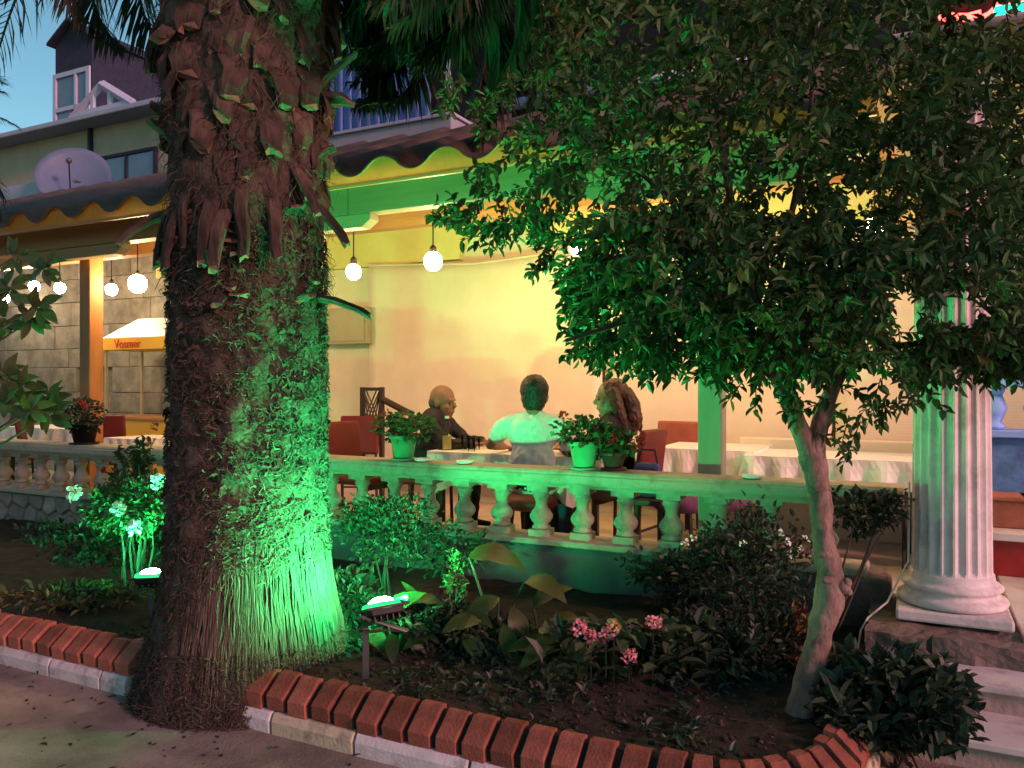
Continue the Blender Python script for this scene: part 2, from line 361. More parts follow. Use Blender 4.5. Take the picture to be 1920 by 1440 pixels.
# planting bed soil, between the kerb and the low wall
def soil_z(u, v):
    h = 0.178 + 0.018 * mnoise.noise(Vector((u * 2.2, v * 2.2, 0.3))) + 0.018 * mnoise.noise(Vector((u * 9, v * 9, 4))) + 0.008 * mnoise.noise(Vector((u * 27, v * 27, 8)))
    return h + 0.02 * max(0, min(1, (v + 2.1) / 1.5))
KV = -2.28                                   # kerb front line
g = MB(); nu, nv = 240, 66; u0, u1, v0, v1 = -9.0, 2.3, -2.16, -0.1
for j in range(nv + 1):
    for i in range(nu + 1):
        u = u0 + (u1 - u0) * i / nu; v = v0 + (v1 - v0) * j / nv; g.v.append(Vector((u, v, soil_z(u, v))))
for j in range(nv):
    for i in range(nu):
        u = u0 + (u1 - u0) * (i + .5) / nu; v = v0 + (v1 - v0) * (j + .5) / nv
        if u > 1.72 and (u - 1.72) ** 2 + max(0, -1.68 - v) ** 2 > 0.52 ** 2 and v < -1.3: continue
        if u > 2.24 and v < -0.7: continue
        a = j * (nu + 1) + i; g.face((a, a + 1, a + nu + 2, a + nu + 1))
g.build('planting_bed', m_soil, smooth=True, kind='structure')
# clods and dead leaves on the soil
g = MB()
for k in range(900):
    u = rnd.uniform(-1.4, 2.1); v = rnd.uniform(-2.1, -1.0); r = rnd.uniform(0.004, 0.016)
    if u > 1.72 and (u - 1.72) ** 2 + max(0, -1.68 - v) ** 2 > 0.46 ** 2: continue
    g.ell((u, v, soil_z(u, v) + r * .3), (r, r * rnd.uniform(.7, 1.2), r * .7), 5, 4, t=rnd.random())
for k in range(420):
    u = rnd.uniform(-1.4, 2.1); v = rnd.uniform(-2.1, -0.9)
    if u > 1.72 and (u - 1.72) ** 2 + max(0, -1.68 - v) ** 2 > 0.46 ** 2: continue
    g.leaf(Vector((u, v, soil_z(u, v) + .006)), Vector((rnd.uniform(-1, 1), rnd.uniform(-1, 1), rnd.uniform(-.1, .3))), Vector((0, 0, 1)), rnd.uniform(.02, .05), rnd.uniform(.012, .022), t=rnd.random())
m_clod = M('clods and leaf litter', (0.06, 0.04, 0.03), 0.95, tint=[(0.013, 0.010, 0.008), (0.022, 0.016, 0.013), (0.034, 0.026, 0.02), (0.09, 0.06, 0.04)])
g.build('soil_litter', m_clod, kind='stuff', label='dark clods and fallen leaves on the soil of the bed', category='litter', tint=True)

# terrace floor
g = MB(); g.span((-12, 0.12, 0.0), (2.95, 2.6, 0.25)); g.build('terrace_floor', m_floor, kind='structure')
# steps and landing on the right
st = thing('entrance_steps', 'worn white marble steps rising beside the fluted column', 'steps', (2.9, -1.3, 0))
for (ul, vf, zt, vb) in ((2.92, -0.60, 0.36, 1.3), (2.56, -0.97, 0.24, -0.60), (2.44, -1.30, 0.12, -0.97)):
    MB().span((ul, vf, zt - 0.032), (6.5, vb + (0.03 if vb < 0 else 0), zt)).build('tread', m_marble, st, bevel=0.006)
    MB().span((ul + 0.02, vf + 0.025, 0.0), (6.5, (vb + .025) if vb < 0 else vb, zt - 0.032)).build('riser', m_riser, st)
# rough plinth block under the column
g = MB(); nb = 14
def rough_block(name, a, b, mat, label, cat, amp=0.012, seed=0):
    bm = bmesh.new(); bmesh.ops.create_cube(bm, size=1.0)
    bmesh.ops.subdivide_edges(bm, edges=bm.edges[:], cuts=12, use_grid_fill=True)
    a = Vector(a); b = Vector(b); c = (a + b) / 2; s = b - a
    for vv in bm.verts:
        p = Vector((vv.co.x * s.x, vv.co.y * s.y, vv.co.z * s.z))
        q = p + c; nn = mnoise.noise_vector(q * 7 + Vector((seed, 0, 0))) * amp + mnoise.noise_vector(q * 23) * amp * .5
        vv.co = p + nn
    me = bpy.data.meshes.new(name); bm.to_mesh(me); bm.free(); me.materials.append(mat)
    o = bpy.data.objects.new(name, me); COL.objects.link(o); o.location = W(*c); o.rotation_euler = (0, 0, ANG)
    o['label'] = label; o['category'] = cat; return o
rough_block('plinth_block', (2.26, -0.72, -0.02), (2.915, 0.10, 0.338), m_rough, 'rough brown concrete block under the fluted column', 'plinth', 0.02)

# litter blown onto the street along the kerb
g = MB()
for k in range(260):
    u = rnd.uniform(-6, 1.6); v = -2.30 - abs(rnd.gauss(0, .30)); q = W(u, v, .004)
    if rnd.random() < .6: r = rnd.uniform(.003, .009); g.ell(q, (r, r * 1.3, r * .6), 5, 4, t=rnd.random())
    else: g.leaf(q + Vector((0, 0, .004)), Vector((rnd.uniform(-1, 1), rnd.uniform(-1, 1), rnd.uniform(0, .2))), Vector((0, 0, 1)), rnd.uniform(.02, .05), rnd.uniform(.01, .02), t=rnd.random())
g.build('street_litter', m_clod, frame='x', kind='stuff', label='dry leaves and grit on the street along the kerb', category='litter', tint=True)
# ------------------------------------------------------------------ kerb: white stones with sloped bricks on top
kb = thing('brick_kerb', 'terracotta brick kerb with black joints on painted stones around the bed', 'kerb', (0, KV, 0))
def kerb_path(s):
    """s = length along the kerb from u=-9; straight, then a curve round the right end; returns (u, v, heading)"""
    L1 = 10.72
    if s < L1: return -9 + s, KV, 0.0
    r = 0.60; th = (s - L1) / r
    if th < R(84): return 1.72 + r * math.sin(th), KV + r * (1 - math.cos(th)), th
    th = R(84); e = s - L1 - r * th
    return 1.72 + r * math.sin(th) + e * math.cos(th), KV + r * (1 - math.cos(th)) + e * math.sin(th), th
def brick_mesh(w, seed, taper=0.0):
    g = MB(); rr = random.Random(seed)
    prof = [(0.02, 0.085), (0.012, 0.147), (0.022, 0.156), (0.105, 0.222), (0.118, 0.226), (0.150, 0.222), (0.155, 0.10)]
    j = [rr.uniform(-.006, .006) for _ in prof]
    n = len(prof)
    for side in (-1, 1):
        for k, (y, z) in enumerate(prof): g.v.append(Vector((side * w / 2 * (1 + rr.uniform(-.02, .02)) * (1 - taper * y / .15), y + j[k], z + j[k])))
    for k in range(n - 1): g.face((k, n + k, n + k + 1, k + 1))
    g.face((n - 1, 2 * n - 1, n, 0)); g.face(list(range(n))); g.face(list(range(2 * n - 1, n - 1, -1)))
    return g.mesh('brick', m_brick)
PITCH = 0.124
bms = [brick_mesh(0.093 + .006 * math.sin(k * 2.1), k) for k in range(14)]; bmn = [brick_mesh(0.084, 30 + k, .27) for k in range(6)]
s = 0.05
while s < 11.95:
    u, v, h = kerb_path(s)
    gap = -0.96 < u < -0.15 and h == 0          # the palm's foot has swallowed the kerb here
    if not gap and u > -5.6:
        o = inst('brick', rnd.choice(bms if h == 0 else bmn), kb, (u, v, rnd.uniform(-.005, .005)), (rnd.uniform(-.03, .03), rnd.uniform(-.018, .018), h + rnd.uniform(-.03, .03)))
        bv_ = o.modifiers.new('worn', 'BEVEL'); bv_.width = rnd.uniform(.0015, .0045); bv_.segments = 2; bv_.limit_method = 'ANGLE'; bv_.angle_limit = R(25)
    s += PITCH if h == 0 else 0.112
def kerb_strip(name, mat, prof, s0, s1, step=0.06, bevel=0):
    g = MB(); k = max(1, int((s1 - s0) / step)); n = len(prof)
    for i in range(k + 1):
        u, v, h = kerb_path(s0 + (s1 - s0) * i / k)
        for y, z in prof: g.v.append(Vector((u - math.sin(h) * y, v + math.cos(h) * y, z)))
    for i in range(k):
        for j in range(n):
            j2 = (j + 1) % n; g.face((i * n + j, i * n + j2, (i + 1) * n + j2, (i + 1) * n + j))
    g.face(list(range(n))[::-1]); g.face([k * n + j for j in range(n)])
    return g.build(name, mat, kb, bevel=bevel)
mp = [(0.040, 0.06), (0.036, 0.136), (0.048, 0.142), (0.118, 0.203), (0.145, 0.205), (0.148, 0.05)]
kerb_strip('mortar', m_mortar, mp, 3.4, 8.02); kerb_strip('mortar', m_mortar, mp, 8.84, 11.92)
sp = [(0.0, -0.02), (-0.004, 0.055), (0.012, 0.088), (0.13, 0.09), (0.13, -0.02)]
edges = [3.3, 3.98, 4.6, 5.2, 5.78, 6.4, 7.0, 7.45, 7.85, 8.04]
for a, b in zip(edges, edges[1:]): kerb_strip('kerb_stone', m_kerbw, sp, a + .006, b - .006, 0.1, 0.006)
edges = [8.80, 8.97, 9.42, 9.96, 10.4, 10.75, 11.15, 11.55, 11.92]
for k, (a, b) in enumerate(zip(edges, edges[1:])): kerb_strip('kerb_stone', m_kerbb if k % 3 == 1 else m_kerbw, sp, a + .006, b - .006, 0.1, 0.006)

# ------------------------------------------------------------------ low wall and balustrade
RU0, RU1 = -9.0, 2.42
lw = thing('low_wall', 'low rendered wall carrying the balustrade, stone clad at its left end', 'wall', (0, 0, 0))
MB().span((-3.2, -0.11, 0.0), (2.0, 0.11, 0.462)).build('render_face', m_render, lw)
MB().span((RU0, -0.09, 0.0), (-3.2, 0.11, 0.462)).build('joint_backing', m_joint, lw)
MB().span((RU0, -0.14, 0.462), (RU1 - 0.18, 0.14, 0.502)).build('coping', m_balus, lw, bevel=0.008)
MB().span((2.0, -.16, 0.0), (2.36, .14, .4625)).build('end_pier', m_rough, lw, bevel=.02)
# crazy stone cladding on the left: irregular polygons from jittered points
def cell_stones(u0, u1, z0, z1, nu, nz, seed):
    rr = random.Random(seed); pts = []
    for j in range(nz):
        for i in range(nu):
            pts.append(Vector((u0 + (i + .5 + (.25 if j % 2 else -.25) + rr.uniform(-.3, .3)) * (u1 - u0) / nu, z0 + (j + .5 + rr.uniform(-.3, .3)) * (z1 - z0) / nz)))
    out = []
    for i, p in enumerate(pts):
        poly = [Vector((u0, z0)), Vector((u1, z0)), Vector((u1, z1)), Vector((u0, z1))]
        for j, q in enumerate(pts):
            if i == j or (q - p).length > 0.9: continue
            mid = (p + q) / 2; d = (q - p).normalized(); mid = mid - d * 0.010; new = []
            for a, b in zip(poly, poly[1:] + poly[:1]):
                da = (a - mid).dot(d); db = (b - mid).dot(d)
                if da <= 0: new.append(a)
                if (da < 0) != (db < 0): new.append(a + (b - a) * (da / (da - db)))
            poly = new
            if len(poly) < 3: break
        if len(poly) >= 3: out.append(poly)
    return out
for poly in cell_stones(-6.4, -3.2, 0.02, 0.455, 15, 3, 5):
    g = MB(); c = sum(poly, Vector((0, 0))) / len(poly); n = len(poly); pr = rnd.uniform(0.018, 0.034)
    for q in poly: g.v.append(Vector((q.x, -0.088, q.y)))
    for q in poly: e = c + (q - c) * 0.90; g.v.append(Vector((e.x, -0.09 - pr, e.y)))
    for k in range(n): g.face((k, (k + 1) % n, n + (k + 1) % n, n + k))
    g.face([n + k for k in range(n)]); g.build('stone', m_stone, lw)

bl = thing('balustrade', 'cream painted concrete balustrade with turned balusters along the terrace', 'balustrade', (0, 0, 0.5))
g = MB(); prof = [(-0.135, 0.868), (-0.142, 0.885), (-0.142, 0.925), (-0.130, 0.932), (-0.130, 0.944), (-0.115, 0.958), (0.115, 0.958), (0.130, 0.944), (0.130, 0.932), (0.142, 0.925), (0.142, 0.885), (0.135, 0.868), (0.105, 0.862), (0.105, 0.842), (-0.105, 0.842), (-0.105, 0.862)]
nseg = 46; n = len(prof)
for i in range(nseg + 1):
    u = RU0 + (RU1 - RU0) * i / nseg; w = 0.003 * mnoise.noise(Vector((u * 1.3, 0, 0)))
    for y, z in prof: g.v.append(Vector((u, y + w, z + 0.004 * mnoise.noise(Vector((u * 0.9, 5, 0))))))
for i in range(nseg):
    for j in range(n): j2 = (j + 1) % n; g.face((i * n + j, i * n + j2, (i + 1) * n + j2, (i + 1) * n + j))
g.face(list(range(n))[::-1]); g.face([nseg * n + j for j in range(n)])
g.build('rail', m_balus, bl)
def baluster_mesh():
    g = MB()
    g.box((0, 0, 0.524), (0.135, 0.135, 0.044)); g.box((0, 0, 0.823), (0.150, 0.150, 0.037))
    pr = [(0.050, 0.546), (0.062, 0.552), (0.064, 0.562), (0.050, 0.572), (0.047, 0.580), (0.066, 0.598), (0.078, 0.622), (0.078, 0.640), (0.064, 0.664), (0.048, 0.682), (0.040, 0.700), (0.038, 0.722), (0.044, 0.745), (0.052, 0.760), (0.058, 0.766), (0.058, 0.776), (0.050, 0.782), (0.055, 0.792), (0.068, 0.804)]
    g.lathe(pr, 20)
    me = g.mesh('baluster', m_balus)
    me.polygons.foreach_set('use_smooth', [len(p.vertices) == 4 and p.index >= 12 for p in me.polygons]); return me
bmesh_ = baluster_mesh()
ub = pv(1015, 950, 0).x; k = -40
while True:
    u = ub + 0.298 * k; k += 1
    if u < RU0 + .1: continue
    if u > RU1 - 0.15: break
    inst('baluster', bmesh_, bl, (u, 0, 0.5 - 0.5), (0, 0, rnd.uniform(-.05, .05)))

# ------------------------------------------------------------------ roof, posts, beams
PU = [-7.75, -4.70, -1.94, 1.32]
for k, u in enumerate(PU):
    lab = ['wooden terrace post at the far left edge', 'orange lit wooden terrace post left of the palm trunk', 'wooden terrace post half hidden behind the palm trunk', 'green lit wooden terrace post behind the railing under the leafy tree'][k]
    p = thing('terrace_post', lab, 'post', (u, 0.215, 0.25), group='posts carrying the terrace roof')
    MB().span((u - .075, 0.14, 0.25), (u + .075, 0.29, 2.80)).build('shaft', m_wood if k < 2 else m_post, p, bevel=0.008)
    g = MB(); 
    g.v += [Vector((u + a, b, z)) for b in (-0.055, 0.055) for a, z in ((-.78, 2.80), (.78, 2.80), (.78, 2.75), (.70, 2.70), (-.70, 2.70), (-.78, 2.75))]
    g.f.clear(); g.face((0, 1, 2, 3, 4, 5)[::-1]); g.face((6, 7, 8, 9, 10, 11))
    for q in range(6): g.face((q, (q + 1) % 6, 6 + (q + 1) % 6, 6 + q))
    g.build('corbel', m_fascia, p, bevel=0.004)
rf = thing('terrace_roof', 'wavy brown sheet roof over the terrace with a board fascia', 'roof', (0, 0, 2.8))
fe_ = [-9.5, -7.9, -5.6, -3.3, -1.36, .62, 2.3]
for a_, b_ in zip(fe_, fe_[1:]): MB().span((a_ + .003, -0.065 + rnd.uniform(-.004, .004), 2.802), (b_ - .003, 0.065, 3.03 + rnd.uniform(-.004, .004))).build('fascia_board', m_fascia, rf, bevel=0.005)
MB().span((-9.5, 1.42, 3.02), (2.3, 1.56, 3.22)).build('beam', m_woodh, rf, bevel=0.006)
MB().span((-9.5, 2.36, 3.32), (2.3, 2.50, 3.48)).build('beam', m_woodh, rf, bevel=0.006)
TP = math.tan(R(23)); EV = -0.46; EZ = 3.02; WP = 0.5; AMP = 0.055
uref = pv(833, 290, EV).x
def sheet(name, mat, dz, v0, v1, nv, flip=False):
    g = MB(); per = 16; u0, u1 = -9.6, 2.35; nu = int((u1 - u0) / WP * per)
    for j in range(nv + 1):
        v = v0 + (v1 - v0) * j / nv
        for i in range(nu + 1):
            u = u0 + (u1 - u0) * i / nu
            c = math.cos(2 * math.pi * (u - uref) / WP); c = (abs(c) ** 0.8) * (1 if c > 0 else -1)
            g.v.append(Vector((u, v, EZ + (v - EV) * TP + AMP * c + dz)))
    for j in range(nv):
        for i in range(nu):
            a = j * (nu + 1) + i; q = (a, a + 1, a + nu + 2, a + nu + 1); g.face(q[::-1] if flip else q)
    if not flip:
        for i in range(nu):                               # thick front lip
            b = len(g.v); a0 = g.v[i]; a1 = g.v[i + 1]
            g.v += [a0 + Vector((0, 0, -.012)), a1 + Vector((0, 0, -.012))]; g.face((b, b + 1, i + 1, i))
    return g.build(name, mat, rf, smooth=True)
sheet('roof_sheet', m_roof, 0.0, EV, 2.66, 8)
sheet('roof_lining', m_roofu, -0.0125, EV, 2.66, 8, True)
m_clos = M('yellowed eave closure', (0.55, 0.36, 0.10), 0.6, 0.1, 6, transl=0.6)
g = MB(); nu_ = 380
for i in range(nu_ + 1):
    u = -9.6 + 11.9 * i / nu_; c_ = math.cos(2 * math.pi * (u - uref) / WP); c_ = (abs(c_) ** .8) * (1 if c_ > 0 else -1)
    g.v += [Vector((u, EV + .04, EZ - .105)), Vector((u, EV + .04, EZ + .04 * TP + AMP * c_ - .014))]
for i in range(nu_): g.face((2 * i, 2 * i + 2, 2 * i + 3, 2 * i + 1))
g.build('eave_closure', m_clos, rf); MB().span((-9.6, EV + .03, EZ - .125), (2.3, EV + .055, EZ - .105)).build('eave_batten', m_woodh, rf)
u = -9.3
while u < 2.3:
    g = MB(); L = 2.3; c = (u, 1.35, 3.02 - AMP - 0.07 + (1.35 - EV) * TP)
    g.box(c, (0.06, L / math.cos(R(23)) , 0.09), rx=R(23)); g.build('rafter', m_woodh, rf); u += 0.75
# back wall with yellow arched lintel, reed blinds, stone wall on the left
BV = 2.6
bw = thing('back_wall', 'cream terrace back wall with a yellow arched band above', 'wall', (0, BV, 0))
XS = pv(520, 600, BV).x
MB().span((XS, BV, 0.0), (6.2, BV + .2, 2.86)).build('lower_wall', m_cream, bw)
# yellow band with shallow arched recesses
g = MB(); zb, zt = 2.862, 4.25; arches = [(pv(965, 480, BV).x, 0.62), (pv(1320, 480, BV).x, 0.62)]
xs = [XS]; 
for ac, ar in arches: xs += [ac - ar, ac + ar]
xs.append(6.2)
for a, b in ((xs[0], xs[1]), (xs[2], xs[3]), (xs[4], xs[5])): g.span((a, BV - 0.10, zb), (b, BV + .2, zt))
for ac, ar in arches:
    n = 14
    for k in range(n):
        t0 = math.pi - math.pi * k / n; t1 = math.pi - math.pi * (k + 1) / n; b = len(g.v)
        p = [(ac + ar * math.cos(t0), zb + ar * .62 * math.sin(t0)), (ac + ar * math.cos(t1), zb + ar * .62 * math.sin(t1))]
        g.v += [Vector((p[0][0], BV - .10, p[0][1])), Vector((p[1][0], BV - .10, p[1][1])), Vector((p[1][0], BV - .10, zt)), Vector((p[0][0], BV - .10, zt)),
                Vector((p[0][0], BV + .0, p[0][1])), Vector((p[1][0], BV + .0, p[1][1]))]
        g.face((b, b + 1, b + 2, b + 3)); g.face((b, b + 4, b + 5, b + 1))
g.build('yellow_band', m_yellow, bw)
for ac, ar in arches: MB().span((ac - ar - .02, BV + .002, zb), (ac + ar + .02, BV + .15, zb + .5)).build('arch_recess', m_cream, bw)
def blind(u0, u1, ztop, zbot, label):
    g = MB(); nu, nz = 26, 20; v = BV - 0.16
    for j in range(nz + 1):
        for i in range(nu + 1):
            a = i / nu; sag = 0.07 * math.sin(math.pi * a); z = ztop - sag - (ztop - sag - zbot) * j / nz
            g.v.append(Vector((u0 + (u1 - u0) * a, v + .012 * math.sin(a * 9 + j * .25), z)))
    for j in range(nz):
        for i in range(nu): a = j * (nu + 1) + i; g.face((a, a + 1, a + nu + 2, a + nu + 1))
    b = thing('reed_blind', label, 'blind', (u0, v, zbot), group='blinds on the back wall')
    o = g.build('reed_sheet', m_blind, b, smooth=True)
    s = o.modifiers.new('thick', 'SOLIDIFY'); s.thickness = 0.008
    MB().tube([(u0, v - .012, ztop), ((u0 + u1) / 2, v - .012, ztop - .075), (u1, v - .012, ztop)], 0.012, 6).build('cord_edge', m_blind, b)
    MB().tube([(u0, v, zbot), (u1, v, zbot)], 0.02, 8).build('bottom_bar', m_woodh, b)
ua = pv(692, 600, BV - .16).x; ub2 = pv(1130, 600, BV - .16).x; uc = pv(1560, 600, BV - .16).x
blind(ua, ub2, 2.86, 0.5, 'cream reed blind behind the three seated people')
blind(ub2 + .03, uc, 2.86, 0.5, 'cream reed blind behind the leafy tree')
blind(uc + .03, uc + 2.6, 2.86, 0.5, 'cream reed blind beside the fluted column')
# stone wall left
sw = thing('stone_wall', 'grey cut stone back wall left of the palm trunk', 'wall', (-7, BV, 0))
MB().span((-14.5, BV + .03, 0.0), (XS, BV + .22, 4.3)).build('joint_backing', m_joint, sw)
z = 0.25; row = 0
while z < 3.4:
    h = rnd.uniform(0.26, 0.36); u = XS - 0.01 - (0.25 if row % 2 else 0)
    while u > -12.5:
        w = rnd.uniform(0.38, 0.8)
        if rnd.random() < 0.97:
            g = MB(); g.box((u - w / 2, BV + .02 - rnd.uniform(0, .012), z + h / 2), (w - .006, .07, h - .006), ry=rnd.uniform(-.006, .006))
            g.build('stone_block', m_graystone if rnd.random() < .6 else m_graystone2, sw, bevel=.006)
        u -= w
    z += h; row += 1
# yellow boxed beam end beside the trunk
yb = pv(292, 500, 1.9); yc = pv(400, 500, 1.9)
MB().span((yb.x, 1.9, yb.z - .14), (yc.x, 2.2, yb.z + .18)).build('beam_box', m_yellow, org=(yb.x, 2.0, yb.z), bevel=0.006, label='bright yellow boxed beam end under the eaves beside the trunk', category='cabinet')
g_ = pv(632, 610, BV - .2); h_ = pv(692, 610, BV - .2)
cb = thing('wall_cabinet', 'small beige metal cabinet fixed to the cream wall', 'cabinet', (g_.x, BV - .05, 2.1))
pz0 = pv(660, 645, BV - .2).z; pz1 = pv(660, 577, BV - .2).z
MB().span((g_.x - .25, BV - .24, pz0), (h_.x, BV + .004, pz1)).build('body', m_box, cb, bevel=0.008)
MB().span((g_.x - .22, BV - .252, pz0 + .03), (h_.x - .03, BV - .243, pz1 - .03)).build('door', m_box, cb, bevel=0.004)
MB().span((g_.x - .45, BV - .06, 0.25), (h_.x + .02, BV + .005, 2.858)).build('pilaster', m_cream, bw, bevel=.01)

# ------------------------------------------------------------------ buildings behind
ub_ = thing('upper_storey', 'upper storey with blue ribbed metal cladding above the terrace roof', 'building', (0, 2.9, 3.8))
bu0 = pv(560, 150, 3.0).x; bu1 = pv(800, 150, 3.0).x
u = bu0
while u < bu1:
    g = MB(); g.span((u + .004, 3.0, 3.9), (u + .136, 3.06, 7.2)); g.box((u + .14, 2.985, 5.55), (.03, .05, 3.3)); g.build('cladding_panel', m_bluemetal, ub_); u += 0.14
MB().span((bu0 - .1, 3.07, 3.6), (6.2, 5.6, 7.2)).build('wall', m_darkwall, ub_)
p0 = pv(560, 240, 1.95); p1 = pv(846, 240, 1.95)
MB().span((p0.x, 1.95, 3.75), (p1.x, 2.62, 4.20)).build('parapet', m_parapet, ub_, bevel=.01)
MB().span((p0.x, 1.92, 4.20), (p1.x + .03, 2.66, 4.235)).build('parapet_cap', m_trimw, ub_, bevel=.006)
q0 = pv(955, 205, 2.0); q1 = pv(1400, 205, 2.0)
g = MB(); g.tube([(q0.x, 2.0, 4.22), (q1.x, 2.0, 4.22)], 0.055, 10); g.build('gutter', m_trimw, ub_, smooth=True)
g = MB(); g.span((q0.x, 2.05, 3.95), (q1.x, 2.10, 4.19)); g.build('eaves_board', m_darkwall, ub_)
q2 = pv(838, 100, 2.9); MB().box((q2.x, 2.93, q2.z), (.07, .02, 0.9), top=.2).build('light_strip', m_trimw, ub_)

HV = 5.2
hb = thing('cream_house', 'cream house with dark gabled roof room and white gable frame at upper left', 'building', (pv(150, 300, HV).x, HV, 3.0))
hu0 = pv(-160, 300, HV).x; hu1 = pv(420, 300, HV).x; rz = pv(150, 237, HV).z
MB().span((hu0, HV, 2.0), (hu1, HV + 5, rz - .10)).build('wall', m_creamb, hb)
MB().span((hu0 - .2, HV - .45, rz - .10), (hu1 + .2, HV + 5, rz)).build('roof_slab', m_parapet, hb, bevel=.02)
w0 = pv(190, 325, HV); w1 = pv(292, 325, HV); wz0 = pv(240, 365, HV).z; wz1 = pv(240, 292, HV).z
wi = MB().span((w0.x, HV - .03, wz0), (w1.x, HV - .004, wz1)).build('window', m_pane, hb)
for a, b in (((w0.x - .06, HV - .06, wz0 - .06), (w0.x, HV - .002, wz1 + .06)), ((w1.x, HV - .06, wz0 - .06), (w1.x + .06, HV - .002, wz1 + .06)), ((w0.x, HV - .06, wz1), (w1.x, HV - .002, wz1 + .06)), (((w0.x + w1.x) / 2 - .03, HV - .055, wz0), ((w0.x + w1.x) / 2 + .03, HV - .031, wz1))):
    MB().span(a, b).build('frame', m_shingle, wi)
d0 = pv(172, 300, HV); MB().span((d0.x - .03, HV - .07, 2.0), (d0.x + .05, HV - .002, rz - .105)).build('downpipe', m_shingle, hb)
# the roof room: gable faces the street, ridge runs away from it
t0 = pv(104, 200, HV + .2); t1 = pv(172, 200, HV + .2); te = pv(100, 88, HV + .2).z; tp = pv(136, 44, HV + .2).z; tb = rz; TV = HV + .2; TD = 3.4
tc_ = (t0.x + t1.x) / 2
g = MB()
for v in (TV, TV + TD):
    g.v += [Vector((t0.x, v, tb)), Vector((t1.x, v, tb)), Vector((t1.x, v, te)), Vector((tc_, v, tp)), Vector((t0.x, v, te))]
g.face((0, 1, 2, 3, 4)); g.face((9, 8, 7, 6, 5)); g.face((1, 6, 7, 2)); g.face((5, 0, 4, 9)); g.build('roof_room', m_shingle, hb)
for sgn, ex in ((-1, t0.x), (1, t1.x)):
    g = MB(); d = Vector((ex - tc_, 0, te - tp)); e = d * 1.12; nrm = Vector((0, 0, .05))
    a = Vector((tc_, TV - .15, tp + .01)); b = a + e; c = b + Vector((0, TD + .3, 0)); dd = a + Vector((0, TD + .3, 0))
    g.v += [a, b, c, dd, a + nrm, b + nrm, c + nrm, dd + nrm]
    for q in ((0, 1, 2, 3), (4, 5, 6, 7), (0, 1, 5, 4), (1, 2, 6, 5), (2, 3, 7, 6), (3, 0, 4, 7)): g.face(q)
    g.build('roof_slope', m_shingle, hb)
fz1 = pv(138, 142, TV).z
gw = MB().span((t0.x + .05, TV - .02, tb + .04), (t1.x - .02, TV - .003, fz1)).build('glazed_front', m_pane, hb)
for a, b in (((t0.x, tb), (t0.x + .09, fz1)), ((t1.x - .1, tb), (t1.x, fz1)), ((t0.x, fz1), (t1.x, fz1 + .09)), ((t0.x + .09, tb + .45), (t1.x - .1, tb + .53)), ((tc_ + .1, tb), (tc_ + .16, fz1)), ((t0.x, tb), (t1.x, tb + .07))):
    MB().span((a[0], TV - .06, a[1]), (b[0], TV - .021, b[1])).build('frame', m_trimw, gw)
gp = pv(196, 160, HV - .3); gl = pv(140, 232, HV - .3); gr = pv(256, 205, HV - .3); zl = rz + .01
gd = MB()
for a, b in ((Vector((gl.x, HV - .35, zl)), Vector((gp.x, HV - .35, gp.z))), (Vector((gr.x, HV - .35, zl)), Vector((gp.x, HV - .35, gp.z)))):
    gd.tube([a, b], 0.085, 4)
gd.build('gable_board', m_trimw, hb)
MB().span((gl.x, HV - .40, zl), (gr.x, HV - .32, zl + .08)).build('gable_sill', m_trimw, hb)
for px in (180, 212): q = pv(px, 215, HV - .3); MB().span((q.x - .04, HV - .39, zl + .08), (q.x + .04, HV - .33, zl + .40)).build('gable_post', m_trimw, hb)
# lower annex left with pale wall
a0 = pv(-60, 370, 4.0); a1 = pv(100, 370, 4.0)
MB().span((a0.x, 4.0, 2.0), (a1.x, 4.3, pv(40, 345, 4.0).z)).build('roof_terrace_wall', m_parapet, org=(a0.x, 4.0, 2.0), bevel=.01, label='pale blue grey roof terrace wall below the satellite dish', category='wall')
# satellite dish
dc = pv(138, 330, 4.0)
ds = thing('satellite_dish', 'large grey blue satellite dish on the roof at upper left', 'satellite dish', (dc.x, dc.y, 3.3))
g = MB(); RD = 0.60; nr, na = 7, 32; dm = Vector((.62, -.62, .48)).to_track_quat('Z', 'Y').to_matrix()
for i in range(nr + 1):
    r = RD * i / nr
    for k in range(na): a = 2 * math.pi * k / na; g.v.append(Vector(dc) + dm @ Vector((r * math.cos(a), r * math.sin(a) * 1.08, -0.16 * (1 - (r / RD) ** 2) )))
for i in range(nr):
    for k in range(na): k2 = (k + 1) % na; g.face((i * na + k, i * na + k2, (i + 1) * na + k2, (i + 1) * na + k))
o = g.build('reflector', m_dish, ds, smooth=True); s_ = o.modifiers.new('thick', 'SOLIDIFY'); s_.thickness = .015
fp = Vector(dc) + dm @ Vector((0, -.05, .42))
MB().tube([Vector(dc) + dm @ Vector((0, -.5, .0)), fp], .012, 6).build('feed_arm', m_metal, ds)
MB().ell(fp, .05, 8, 6).build('feed_horn', m_grey, ds)
MB().tube([(dc.x, dc.y + .25, 3.0), (dc.x, dc.y + .22, dc.z - .1), Vector(dc) + dm @ Vector((0, 0, -.15))], .035, 8).build('mast', m_metal, ds)

